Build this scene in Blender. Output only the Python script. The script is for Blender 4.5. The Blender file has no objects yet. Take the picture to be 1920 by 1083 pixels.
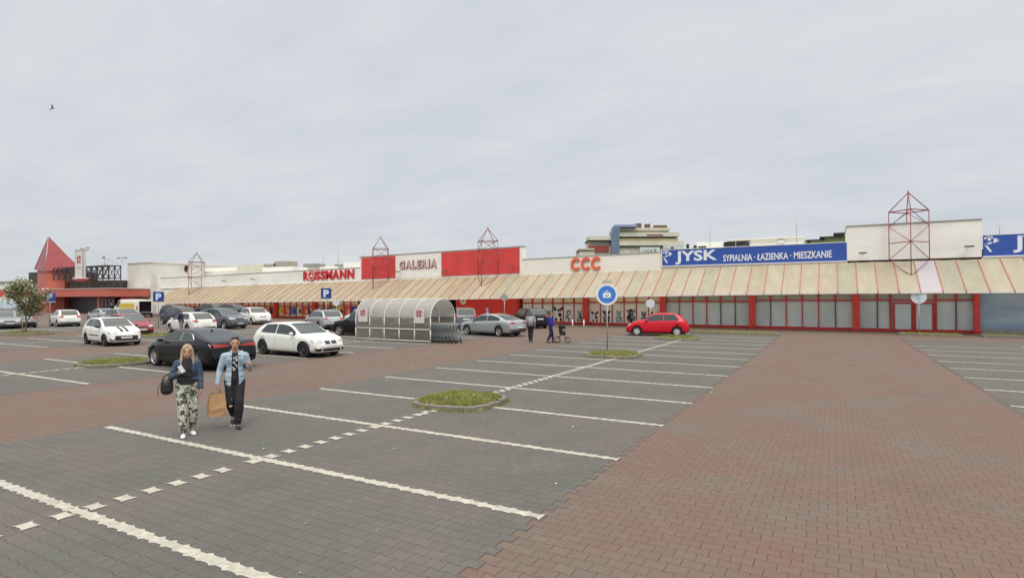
import bpy, bmesh, math, random
from mathutils import Vector, Matrix
from mathutils.bvhtree import BVHTree
R_ = math.radians
random.seed(7)
scene = bpy.context.scene
# ------------------------------------------------------------------ camera
W_PX, H_PX, F_PX = 1920.0, 1083.0, 1072.0
cam_data = bpy.data.cameras.new("camera"); cam = bpy.data.objects.new("camera", cam_data)
scene.collection.objects.link(cam); scene.camera = cam
cam_data.sensor_width = 36.0; cam_data.lens = 36.0 * F_PX / W_PX
cam_data.clip_end = 3000.0; cam_data.clip_start = 0.05
rot = Matrix(((0.87200393, 0.00890266, 0.48941791), (0.48949483, -0.01179408, -0.87192644), (-0.00199023, 0.99989082, -0.01464229)))
cam.matrix_world = Matrix.Translation((0, 0, 2.5)) @ rot.to_4x4()
# ------------------------------------------------------------------ world, sun, exposure
SUN_EL, SUN_AZ = R_(52), R_(150)      # azimuth clockwise from +Y
world = bpy.data.worlds.new("World"); scene.world = world; world.use_nodes = True
nt = world.node_tree; N = nt.nodes; L = nt.links
for n in list(N): N.remove(n)
out = N.new('ShaderNodeOutputWorld')
sky = N.new('ShaderNodeTexSky'); sky.sky_type = 'NISHITA'; sky.sun_disc = False
sky.sun_elevation = SUN_EL; sky.sun_rotation = SUN_AZ
bg1 = N.new('ShaderNodeBackground'); bg1.inputs[1].default_value = 0.10; L.new(sky.outputs[0], bg1.inputs[0])
tc = N.new('ShaderNodeTexCoord'); sep = N.new('ShaderNodeSeparateXYZ'); L.new(tc.outputs['Generated'], sep.inputs[0])
def wm(op, a, b=None, c=None, clamp=False):
    m = N.new('ShaderNodeMath'); m.operation = op; m.use_clamp = clamp
    for i, v in enumerate((a, b, c)):
        if v is None: continue
        if isinstance(v, (int, float)): m.inputs[i].default_value = v
        else: L.new(v, m.inputs[i])
    return m.outputs[0]
zc = wm('MAXIMUM', sep.outputs[2], 0.0)
den = wm('ADD', zc, 0.16)
comb = N.new('ShaderNodeCombineXYZ')
L.new(wm('DIVIDE', sep.outputs[0], den), comb.inputs[0]); L.new(wm('DIVIDE', sep.outputs[1], den), comb.inputs[1])
def wnoise(scale, detail, rough, loc=(0, 0, 0), rotz=0.0, stretch=(1, 1, 1)):
    mp = N.new('ShaderNodeMapping'); mp.inputs['Location'].default_value = loc; mp.inputs['Rotation'].default_value = (0, 0, rotz); mp.inputs['Scale'].default_value = stretch
    L.new(comb.outputs[0], mp.inputs[0])
    nn = N.new('ShaderNodeTexNoise'); nn.inputs['Scale'].default_value = scale; nn.inputs['Detail'].default_value = detail; nn.inputs['Roughness'].default_value = rough
    L.new(mp.outputs[0], nn.inputs['Vector']); return nn.outputs[0]
n1 = wnoise(0.55, 6, 0.55, (3.1, 1.7, 0), R_(25), (1, 1.5, 1))
n2 = wnoise(2.2, 7, 0.6, (7.3, 2.2, 4), R_(15), (1, 1.7, 1))
mixn = wm('ADD', wm('MULTIPLY', n1, 0.65), wm('MULTIPLY', n2, 0.35))
cr = N.new('ShaderNodeValToRGB'); L.new(mixn, cr.inputs[0])
cr.color_ramp.elements[0].position = 0.34; cr.color_ramp.elements[0].color = (0.575, 0.612, 0.655, 1)
cr.color_ramp.elements[1].position = 0.66; cr.color_ramp.elements[1].color = (0.730, 0.750, 0.768, 1)
e = cr.color_ramp.elements.new(0.50); e.color = (0.650, 0.682, 0.715, 1)
# overcast sky: zenith far brighter than the band above the horizon
glow = wm('ADD', 0.93, wm('MULTIPLY', wm('SMOOTH_MIN', 1.0, zc, 0.1), 0.18))
zen = N.new('ShaderNodeMapRange'); zen.interpolation_type = 'SMOOTHSTEP'; L.new(sep.outputs[2], zen.inputs[0])
zen.inputs[1].default_value = 0.50; zen.inputs[2].default_value = 0.90; zen.inputs[3].default_value = 0.0; zen.inputs[4].default_value = 2.25
glow2 = wm('ADD', glow, zen.outputs[0])
bg2 = N.new('ShaderNodeBackground'); L.new(cr.outputs[0], bg2.inputs[0]); L.new(glow2, bg2.inputs[1])
mx = N.new('ShaderNodeMixShader'); mx.inputs[0].default_value = 0.93
warm = N.new('ShaderNodeMix'); warm.data_type = 'RGBA'; warm.blend_type = 'MULTIPLY'; L.new(wm('MULTIPLY', zen.outputs[0], 0.45, clamp=True), warm.inputs[0])
L.new(cr.outputs[0], warm.inputs[6]); warm.inputs[7].default_value = (1.06, 0.985, 0.87, 1); L.new(warm.outputs[2], bg2.inputs[0])
L.new(bg1.outputs[0], mx.inputs[1]); L.new(bg2.outputs[0], mx.inputs[2]); L.new(mx.outputs[0], out.inputs[0])
sd = bpy.data.lights.new("sun", 'SUN'); sd.energy = 1.3; sd.angle = R_(25); sd.color = (1.0, 0.96, 0.9)
sun = bpy.data.objects.new("sun", sd); scene.collection.objects.link(sun)
sun_dir = Vector((math.sin(SUN_AZ) * math.cos(SUN_EL), math.cos(SUN_AZ) * math.cos(SUN_EL), math.sin(SUN_EL)))
sun.rotation_euler = sun_dir.to_track_quat('Z', 'Y').to_euler(); sun.location = (0, -20, 40)
vs = scene.view_settings; vs.view_transform = 'Standard'; vs.look = 'None'; vs.exposure = 0.10; vs.gamma = 1.0; vs.use_curve_mapping = False
# ------------------------------------------------------------------ materials
def s2l(c):
    return tuple((x / 255 / 12.92) if x / 255 <= 0.04045 else ((x / 255 + 0.055) / 1.055) ** 2.4 for x in c)
MATS = {}
def mat(name, col, rough=0.7, metal=0.0, var=0.0, vscale=3.0, bump=0.0, bscale=20.0, spec=0.5, coat=0.0, alpha=1.0, stretch=None, col2=None):
    if name in MATS: return MATS[name]
    m = bpy.data.materials.new(name); m.use_nodes = True; t = m.node_tree; b = t.nodes['Principled BSDF']
    b.inputs['Base Color'].default_value = (*col, 1); b.inputs['Roughness'].default_value = rough; b.inputs['Metallic'].default_value = metal
    b.inputs['Specular IOR Level'].default_value = spec
    if coat: b.inputs['Coat Weight'].default_value = coat; b.inputs['Coat Roughness'].default_value = 0.04
    if alpha < 1: b.inputs['Alpha'].default_value = alpha
    if var > 0 or bump > 0 or col2:
        tcn = t.nodes.new('ShaderNodeTexCoord'); mp = t.nodes.new('ShaderNodeMapping'); t.links.new(tcn.outputs['Object'], mp.inputs[0])
        if stretch: mp.inputs['Scale'].default_value = stretch
    if var > 0 or col2:
        nz = t.nodes.new('ShaderNodeTexNoise'); nz.inputs['Scale'].default_value = vscale; nz.inputs['Detail'].default_value = 5; nz.inputs['Roughness'].default_value = 0.6
        t.links.new(mp.outputs[0], nz.inputs['Vector'])
        r = t.nodes.new('ShaderNodeValToRGB'); t.links.new(nz.outputs[0], r.inputs[0])
        r.color_ramp.elements[0].position = 0.33; r.color_ramp.elements[1].position = 0.67
        c2 = col2 if col2 else tuple(min(1, x * (1 + var)) for x in col)
        c1 = col if col2 else tuple(x * (1 - var) for x in col)
        r.color_ramp.elements[0].color = (*c1, 1); r.color_ramp.elements[1].color = (*c2, 1)
        t.links.new(r.outputs[0], b.inputs['Base Color'])
    if bump > 0:
        nb = t.nodes.new('ShaderNodeTexNoise'); nb.inputs['Scale'].default_value = bscale; nb.inputs['Detail'].default_value = 4
        t.links.new(mp.outputs[0], nb.inputs['Vector'])
        bp = t.nodes.new('ShaderNodeBump'); bp.inputs['Strength'].default_value = bump; bp.inputs['Distance'].default_value = 0.02
        t.links.new(nb.outputs[0], bp.inputs['Height']); t.links.new(bp.outputs[0], b.inputs['Normal'])
    MATS[name] = m; return m
def paver_mat(name, base_a, base_b, base_c, joint, rowh=0.165, bw=0.2, patch=0.5):
    m = bpy.data.materials.new(name); m.use_nodes = True; t = m.node_tree; n = t.nodes; l = t.links; b = n['Principled BSDF']
    def M(op, a, c=None, d=None, clamp=False):
        q = n.new('ShaderNodeMath'); q.operation = op; q.use_clamp = clamp
        for i, v in enumerate((a, c, d)):
            if v is None: continue
            if isinstance(v, (int, float)): q.inputs[i].default_value = v
            else: l.new(v, q.inputs[i])
        return q.outputs[0]
    def mixc(f, a, c, mode='MIX'):
        q = n.new('ShaderNodeMix'); q.data_type = 'RGBA'; q.blend_type = mode
        if isinstance(f, (int, float)): q.inputs[0].default_value = f
        else: l.new(f, q.inputs[0])
        for i, v in ((6, a), (7, c)):
            if isinstance(v, tuple): q.inputs[i].default_value = (*v, 1)
            else: l.new(v, q.inputs[i])
        return q.outputs[2]
    def noise(vec, s, d, r=0.55):
        q = n.new('ShaderNodeTexNoise'); q.inputs['Scale'].default_value = s; q.inputs['Detail'].default_value = d; q.inputs['Roughness'].default_value = r
        l.new(vec, q.inputs['Vector']); return q
    def ramp(v, a, c):
        q = n.new('ShaderNodeMapRange'); l.new(v, q.inputs[0]); q.inputs[1].default_value = a; q.inputs[2].default_value = c; return q.outputs[0]
    tcn = n.new('ShaderNodeTexCoord'); obj = tcn.outputs['Object']
    wob = noise(obj, 1.3, 2); wv = n.new('ShaderNodeVectorMath'); wv.operation = 'SCALE'; l.new(wob.outputs['Color'], wv.inputs[0]); wv.inputs['Scale'].default_value = 0.05
    ad = n.new('ShaderNodeVectorMath'); ad.operation = 'ADD'; l.new(obj, ad.inputs[0]); l.new(wv.outputs[0], ad.inputs[1])
    sp = n.new('ShaderNodeSeparateXYZ'); l.new(ad.outputs[0], sp.inputs[0])
    s1 = M('MULTIPLY', M('SINE', M('MULTIPLY', sp.outputs[0], 2 * math.pi / bw)), 2.2)
    tr = M('MAXIMUM', M('MINIMUM', s1, 1.0), -1.0)
    cy = M('COSINE', M('MULTIPLY', sp.outputs[1], math.pi / rowh))
    y2 = M('ADD', sp.outputs[1], M('MULTIPLY', M('MULTIPLY', tr, cy), 0.011))
    cb = n.new('ShaderNodeCombineXYZ'); l.new(M('ADD', sp.outputs[0], bw / 4), cb.inputs[0]); l.new(y2, cb.inputs[1])
    br = n.new('ShaderNodeTexBrick'); l.new(cb.outputs[0], br.inputs['Vector']); br.offset = 0.5; br.squash = 1.0
    br.inputs['Scale'].default_value = 1.0; br.inputs['Brick Width'].default_value = bw; br.inputs['Row Height'].default_value = rowh
    br.inputs['Mortar Size'].default_value = 0.0055; br.inputs['Mortar Smooth'].default_value = 0.25; br.inputs['Bias'].default_value = 0.0
    br.inputs['Color1'].default_value = (0.955, 0.955, 0.955, 1); br.inputs['Color2'].default_value = (1.04, 1.04, 1.04, 1); br.inputs['Mortar'].default_value = (1, 1, 1, 1)
    big = noise(obj, patch, 3, 0.6); big2 = noise(obj, 1.1, 4, 0.65); fine = noise(obj, 90, 3, 0.7); mid = noise(obj, 7, 4, 0.7)
    col = mixc(ramp(big.outputs[0], 0.43, 0.60), base_a, base_b)
    col = mixc(M('MULTIPLY', ramp(big2.outputs[0], 0.48, 0.70), 0.55), col, base_c)
    v = M('ADD', 0.86, M('MULTIPLY', fine.outputs[0], 0.28)); v2 = M('ADD', 0.86, M('MULTIPLY', mid.outputs[0], 0.28))
    g = n.new('ShaderNodeCombineColor'); vv = M('MULTIPLY', v, v2)
    for i in range(3): l.new(vv, g.inputs[i])
    col = mixc(1.0, col, g.outputs[0], 'MULTIPLY'); col = mixc(1.0, col, br.outputs['Color'], 'MULTIPLY')
    mo = M('MULTIPLY', br.outputs['Fac'], ramp(mid.outputs[0], 0.30, 0.62))
    col = mixc(M('MULTIPLY', mo, 0.85), col, joint)
    wn = n.new('ShaderNodeTexNoise'); wn.inputs['Scale'].default_value = 0.16; wn.inputs['Detail'].default_value = 6; wn.inputs['Roughness'].default_value = .7; l.new(obj, wn.inputs['Vector'])
    col = mixc(M('MULTIPLY', ramp(wn.outputs[0], 0.56, 0.72), 0.35), col, (0.07, 0.062, 0.055))
    # scattered oil drips and pale specks
    vo = n.new('ShaderNodeTexVoronoi'); l.new(obj, vo.inputs['Vector']); vo.inputs['Scale'].default_value = 1.2
    spot = M('LESS_THAN', vo.outputs['Distance'], M('MULTIPLY', M('POWER', fine.outputs[0], 1.0), 0.07))
    col = mixc(M('MULTIPLY', spot, 0.45), col, (0.05, 0.048, 0.045))
    l.new(col, b.inputs['Base Color']); b.inputs['Roughness'].default_value = 0.88; b.inputs['Specular IOR Level'].default_value = 0.3
    bp = n.new('ShaderNodeBump'); bp.inputs['Strength'].default_value = 0.5; bp.inputs['Distance'].default_value = 0.006
    l.new(M('SUBTRACT', M('MULTIPLY', fine.outputs[0], 0.3), br.outputs['Fac']), bp.inputs['Height']); l.new(bp.outputs[0], b.inputs['Normal'])
    MATS[name] = m; return m
# ------------------------------------------------------------------ mesh builder
class MB:
    def __init__(s): s.v = []; s.f = []; s.m = []; s.mats = []; s.sm = []
    def mi(s, m):
        if m not in s.mats: s.mats.append(m)
        return s.mats.index(m)
    def add(s, vs_, fs_, m, smooth=False):
        o = len(s.v); s.v += [tuple(p) for p in vs_]; k = s.mi(m)
        for f in fs_: s.f.append([i + o for i in f]); s.m.append(k); s.sm.append(smooth)
        return s
    def box(s, c, d, m, rz=0.0, M=None):
        x, y, z = d[0] / 2, d[1] / 2, d[2] / 2
        P = [Vector((a * x, b * y, e * z)) for a in (-1, 1) for b in (-1, 1) for e in (-1, 1)]
        if M is not None: P = [M @ p for p in P]
        if rz: q = Matrix.Rotation(rz, 3, 'Z'); P = [q @ p for p in P]
        P = [p + Vector(c) for p in P]
        return s.add(P, [(0, 1, 3, 2), (4, 6, 7, 5), (0, 4, 5, 1), (2, 3, 7, 6), (0, 2, 6, 4), (1, 5, 7, 3)], m)
    def b2(s, a, b, m): return s.box([(a[i] + b[i]) / 2 for i in range(3)], [abs(b[i] - a[i]) for i in range(3)], m)
    def bar(s, a, b, r, m, n=6, r2=None, smooth=True, cap=True):
        a = Vector(a); b = Vector(b); d = b - a
        if d.length < 1e-6: return s
        r2 = r if r2 is None else r2; q = d.to_track_quat('Z', 'Y'); P = []
        for k in range(n):
            t = 2 * math.pi * (k + .5) / n; u = q @ Vector((math.cos(t), math.sin(t), 0)); P += [a + u * r, b + u * r2]
        F = [(2 * k, 2 * ((k + 1) % n), 2 * ((k + 1) % n) + 1, 2 * k + 1) for k in range(n)]
        if cap: F += [tuple(2 * k for k in reversed(range(n))), tuple(2 * k + 1 for k in range(n))]
        return s.add(P, F, m, smooth and n > 4)
    def tube(s, pts, r, m, n=6):
        for a, b in zip(pts[:-1], pts[1:]): s.bar(a, b, r, m, n)
        return s
    def ell(s, c, r, m, nu=12, nv=8, M=None, smooth=True):
        P = []; F = []
        for j in range(nv + 1):
            ph = math.pi * j / nv
            for i in range(nu):
                th = 2 * math.pi * i / nu; p = Vector((r[0] * math.sin(ph) * math.cos(th), r[1] * math.sin(ph) * math.sin(th), r[2] * math.cos(ph)))
                if M is not None: p = M @ p
                P.append(p + Vector(c))
        for j in range(nv):
            for i in range(nu):
                a = j * nu + i; b = j * nu + (i + 1) % nu
                F.append((a, a + nu, b + nu, b))
        return s.add(P, F, m, smooth)
    def cap(s, a, b, ra, rb, m, n=12):     # capsule with two radii
        s.ell(a, (ra,) * 3, m, n, 8); s.ell(b, (rb,) * 3, m, n, 8); return s.bar(a, b, ra, m, n, rb)
    def lathe(s, prof, m, axis='Y', c=(0, 0, 0), n=24, smooth=True):
        P = []; F = []; k = len(prof)
        for i in range(n):
            t = 2 * math.pi * i / n
            for (r, h) in prof:
                if axis == 'Y': p = (r * math.cos(t) + c[0], h + c[1], r * math.sin(t) + c[2])
                else: p = (r * math.cos(t) + c[0], r * math.sin(t) + c[1], h + c[2])
                P.append(p)
        for i in range(n):
            for j in range(k - 1):
                a = i * k + j; b = ((i + 1) % n) * k + j; F.append((a, b, b + 1, a + 1))
        return s.add(P, F, m, smooth)
    def grid(s, rows, m, smooth=True, closed=False):
        nr = len(rows); nc = len(rows[0]); P = [p for r in rows for p in r]
        F = [(i * nc + j, i * nc + j + 1, (i + 1) * nc + j + 1, (i + 1) * nc + j) for i in range(nr - 1) for j in range(nc - 1)]
        return s.add(P, F, m, smooth)
    def poly(s, pts, m): return s.add(pts, [tuple(range(len(pts)))], m)
    def build(s, name, parent=None, world_co=True, **kw):
        me = bpy.data.meshes.new(name); off = Vector((0, 0, 0))
        if parent is not None and world_co: off = parent.matrix_world.translation if parent.parent is None else Vector(parent.get('_o', (0, 0, 0)))
        if parent is not None and world_co: off = org(parent)
        me.from_pydata([tuple(Vector(p) - off) for p in s.v], [], s.f)
        for m in s.mats: me.materials.append(m)
        me.polygons.foreach_set('material_index', s.m); me.polygons.foreach_set('use_smooth', s.sm); me.update()
        o = bpy.data.objects.new(name, me); scene.collection.objects.link(o)
        if parent is not None: o.parent = parent
        tag(o, **kw); return o
ORG = {}
def org(o): return Vector(ORG.get(o.name, (0, 0, 0)))
def tag(o, label=None, cat=None, group=None, kind=None):
    if label: o['label'] = label
    if cat: o['category'] = cat
    if group: o['group'] = group
    if kind: o['kind'] = kind
    return o
def thing(name, loc, label, cat, group=None, rz=0.0, world=False):
    o = bpy.data.objects.new(name, None); scene.collection.objects.link(o); o.location = loc; o.rotation_euler = (0, 0, rz)
    o.empty_display_size = 0.2
    if world: ORG[o.name] = tuple(loc)
    return tag(o, label, cat, group)
def child(mb, name, parent, label=None):      # local coordinates of the parent
    o = mb.build(name, parent, world_co=False, label=label); return o
def wchild(mb, name, parent, label=None):     # world coordinates; parent chain has only translations
    o = mb.build(name, parent, world_co=True, label=label); ORG[o.name] = tuple(org(parent)); return o
def copy_tree(o, loc=None, rz=None, label=None, group=None, parent=None):
    c = o.copy(); scene.collection.objects.link(c)
    if parent is not None: c.parent = parent
    if loc is not None: c.location = loc
    if rz is not None: c.rotation_euler = (0, 0, rz)
    if label: c['label'] = label
    if group: c['group'] = group
    for ch in o.children: copy_tree(ch, parent=c)
    return c
def text_geo(txt, w, h, bold=0.0, extrude=0.0, shear=0.0, res=3):
    """mesh data of a text scaled to the box w x h, lying in x (right) / z (up), facing -y"""
    cu = bpy.data.curves.new("t", 'FONT'); cu.body = txt; cu.size = 1.0; cu.offset = bold; cu.shear = shear; cu.resolution_u = res; cu.fill_mode = 'BOTH'
    o = bpy.data.objects.new("t", cu); scene.collection.objects.link(o)
    dg = bpy.context.evaluated_depsgraph_get(); me = bpy.data.meshes.new_from_object(o.evaluated_get(dg))
    V = [v.co.copy() for v in me.vertices]; F = [tuple(p.vertices) for p in me.polygons]
    bpy.data.objects.remove(o); bpy.data.curves.remove(cu); bpy.data.meshes.remove(me)
    x0 = min(v.x for v in V); x1 = max(v.x for v in V); y0 = min(v.y for v in V); y1 = max(v.y for v in V)
    V = [((v.x - x0) / (x1 - x0) * w, 0.0, (v.y - y0) / (y1 - y0) * h) for v in V]
    if extrude > 0:
        n = len(V); F2 = [tuple(i + n for i in f) for f in F]; V2 = [(x, extrude, z) for x, y, z in V]
        edges = {}
        for f in F:
            for a, b in zip(f, f[1:] + f[:1]): edges[(a, b)] = edges.get((a, b), 0) + 1
        S = [(a, b, b + n, a + n) for (a, b) in edges if (b, a) not in edges]
        V = V + V2; F = F + [tuple(reversed(f)) for f in F2] + [tuple(reversed(q)) for q in S]
    return V, F
def put_text(mb, txt, p, w, h, m, bold=0.0, extrude=0.0, slope=0.0, shear=0.0):
    V, F = text_geo(txt, w, h, bold, extrude, shear)
    mb.add([(p[0] + x, p[1] + y, p[2] + z + slope * x) for x, y, z in V], F, m)
def interp(pts, x):
    if x <= pts[0][0]: return pts[0][1]
    for (a, b), (c, d) in zip(pts[:-1], pts[1:]):
        if x <= c:
            t = (x - a) / (c - a); return b + (d - b) * t
    return pts[-1][1]
def sinterp(pts, x):     # Catmull-like monotone smoothing
    n = len(pts)
    if x <= pts[0][0]: return pts[0][1]
    if x >= pts[-1][0]: return pts[-1][1]
    for i in range(n - 1):
        if x <= pts[i + 1][0]:
            x0, y0 = pts[i]; x1, y1 = pts[i + 1]; h = x1 - x0; d = (y1 - y0) / h
            def sl(k):
                if k == 0 or k == n - 1: return (pts[min(k + 1, n - 1)][1] - pts[max(k - 1, 0)][1]) / max(1e-6, (pts[min(k + 1, n - 1)][0] - pts[max(k - 1, 0)][0]))
                a = (pts[k][1] - pts[k - 1][1]) / (pts[k][0] - pts[k - 1][0]); b = (pts[k + 1][1] - pts[k][1]) / (pts[k + 1][0] - pts[k][0])
                return 0 if a * b <= 0 else 2 * a * b / (a + b)
            m0, m1 = sl(i), sl(i + 1); t = (x - x0) / h
            return y0 * (2*t**3 - 3*t**2 + 1) + h*m0*(t**3 - 2*t**2 + t) + y1*(-2*t**3 + 3*t**2) + h*m1*(t**3 - t**2)
# ------------------------------------------------------------------ palette
M_grey = paver_mat('grey_pavers', (0.128, 0.114, 0.101), (0.108, 0.106, 0.095), (0.138, 0.120, 0.110), (0.044, 0.042, 0.037))
M_red = paver_mat('red_pavers', (0.162, 0.105, 0.085), (0.150, 0.118, 0.094), (0.172, 0.098, 0.081), (0.046, 0.030, 0.025))
M_line = mat('white_pavers', (0.42, 0.395, 0.335), 0.85, var=0.22, vscale=9, bump=0.3, bscale=60)
M_ground = mat('asphalt', (0.11, 0.105, 0.10), 0.9, var=0.15, vscale=0.6)
M_kerb = mat('kerb_concrete', (0.20, 0.178, 0.145), 0.9, var=0.25, vscale=5, bump=0.5, bscale=30)
M_soil = mat('soil', (0.10, 0.085, 0.05), 1.0, var=0.3, vscale=8, bump=0.6, bscale=30)
M_wall = mat('cream_wall', (0.79, 0.75, 0.67), 0.75, var=0.07, vscale=0.5, stretch=(0.3, 0.3, 2.0))
M_wall2 = mat('white_wall', (0.78, 0.765, 0.71), 0.75, var=0.08, vscale=0.5, stretch=(0.5, 0.5, 2.0))
M_wallgrey = mat('grey_wall', (0.62, 0.60, 0.54), 0.8, var=0.08, vscale=0.4)
M_redp = mat('red_paint', (0.62, 0.055, 0.05), 0.5, var=0.12, vscale=0.7)
M_redw = mat('red_wall', (0.78, 0.045, 0.03), 0.45, var=0.10, vscale=0.7)
M_redframe = mat('red_frame', (0.50, 0.035, 0.035), 0.45, var=0.15, vscale=2)
M_rib = mat('rib_red', (0.44, 0.13, 0.08), 0.6, var=0.2, vscale=2)
M_tower = mat('tower_red', (0.27, 0.055, 0.07), 0.55, var=0.2, vscale=2)
M_trim = mat('white_trim', (0.72, 0.69, 0.63), 0.6)
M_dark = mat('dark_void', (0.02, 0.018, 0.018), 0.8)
M_glassgrey = mat('whitewashed_glass', (0.57, 0.68, 0.72), 0.25, var=0.10, vscale=0.8, stretch=(1, 1, 0.4))
M_glasstop = mat('grey_glass', (0.34, 0.37, 0.32), 0.18, var=0.12, vscale=1.0)
M_blue = mat('blue_sign', (0.026, 0.080, 0.36), 0.45, var=0.08, vscale=0.6)
M_white = mat('white_paint', (0.78, 0.78, 0.76), 0.5)
M_lav = mat('pale_letter', (0.72, 0.76, 0.84), 0.5)
M_black = mat('black_paint', (0.012, 0.012, 0.013), 0.4)
M_metal = mat('galvanised', (0.42, 0.42, 0.41), 0.45, metal=0.6, var=0.1)
M_grass = mat('grass_green', (0.23, 0.27, 0.055), 0.85, var=0.35, vscale=2.5)
M_grass2 = mat('grass_yellow', (0.34, 0.32, 0.11), 0.85, var=0.25, vscale=2.5)
M_psign = mat('sign_blue', (0.02, 0.06, 0.26), 0.4)
# ------------------------------------------------------------------ ground
def slab_sheet(name, x0, x1, y0, y1, z, m, toothL=False, toothR=False):
    rh = 0.165; mb = MB(); k0 = math.floor(y0 / rh); k1 = math.ceil(y1 / rh)
    for k in range(k0, k1):
        o = 0.05 if k % 2 else -0.05
        a = x0 + (o if toothL else 0); b = x1 + (o if toothR else 0)
        mb.add([(a, k * rh, z), (b, k * rh, z), (b, (k + 1) * rh, z), (a, (k + 1) * rh, z)], [(0, 1, 2, 3)], m)
    return mb.build(name, kind='structure')
g = MB(); g.add([(-900, -300, 0), (600, -300, 0), (600, 1200, 0), (-900, 1200, 0)], [(0, 1, 2, 3)], M_ground); g.build('ground', kind='structure')
g = MB(); g.add([(-125, -14, 0.004), (45, -14, 0.004), (45, 49.4, 0.004), (-125, 49.4, 0.004)], [(0, 1, 2, 3)], M_red); g.build('driving_lane', kind='structure')
ROW = 0.165
lots = [(-12.45, -2.93), (3.45, 13.0), (-28.3, -18.7), (-44.1, -34.5), (-60.0, -50.3), (-76.0, -66.3)]
for i, (a, b) in enumerate(lots):
    slab_sheet('parking_bays', a, b, -12 if i < 3 else 2, 40.0 if i in (0, 1) else 36, 0.008, M_grey, True, True)
# white paver lines -------------------------------------------------
mk = MB()
def bone(cx, cy, z=0.012, w=0.225, h=0.165):
    a, b = w / 2, h / 2; p = 0.016
    mk.poly([(cx - a, cy - b - p, z), (cx - a * .5, cy - b + p * .6, z), (cx + a * .5, cy - b + p * .6, z), (cx + a, cy - b - p, z),
             (cx + a * .93, cy, z), (cx + a, cy + b + p, z), (cx + a * .5, cy + b - p * .6, z), (cx - a * .5, cy + b - p * .6, z), (cx - a, cy + b + p, z), (cx - a * .93, cy, z)], M_line)
def hline(x0, x1, y, z=0.012):
    y = y0_ = math.floor(y / ROW) * ROW + ROW / 2; x = round((x0 - .1) / 0.2) * 0.2 + .1; top = []; bot = []
    while x < x1 - 0.15:
        p = 0.02 + random.uniform(-.006, .006); y = y0_ + random.uniform(-.005, .005); 
        top += [(x, y + .09), (x + .05, y + .09 - p * 1.6), (x + .15, y + .09 - p * 1.6)]
        bot += [(x, y - .09), (x + .05, y - .09 + p * 1.6), (x + .15, y - .09 + p * 1.6)]; x += 0.2
    top.append((x, y + .10)); bot.append((x, y - .10))
    P = []
    for t, b in zip(top, bot): P += [(t[0], t[1], z), (b[0], b[1], z)]
    mk.add(P, [(2 * i, 2 * i + 1, 2 * i + 3, 2 * i + 2) for i in range(len(top) - 1)], M_line)
def vline(x, y0, y1, z=0.016, dashed_to=None):
    k = math.ceil(y0 / ROW)
    while k * ROW < y1:
        y = k * ROW + ROW / 2
        if dashed_to is not None and y < dashed_to:
            if (k % 2 == 1 and k <= 31) or k in (34,) or (k > 35 and k % 2 == 0): bone(x, y, z)
        else:
            bone(x + (0.05 if k % 2 else -0.05), y, z, 0.16, 0.165)
        k += 1
S = 2.62
for k in range(-5, 14):
    y = 3.31 + S * k
    hline(-12.4, -2.95, y)
    if 10.4 > y > 9: pass
vline(-7.72, -9, 37, dashed_to=9.8)
for k in range(-5, 14):
    hline(3.5, 12.9, 1.17 + S * k + 0.0)
vline(8.2, -9, 37)
for k in range(-3, 13):
    hline(-28.2, -18.8, 3.31 + S * k)
vline(-23.5, -5, 35)
for (a, b) in lots[3:]:
    for k in range(0, 13): hline(a + .1, b - .1, 3.31 + S * k)
    vline((a + b) / 2, 2, 35)
mk.build('parking_markings', kind='structure')
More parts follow.
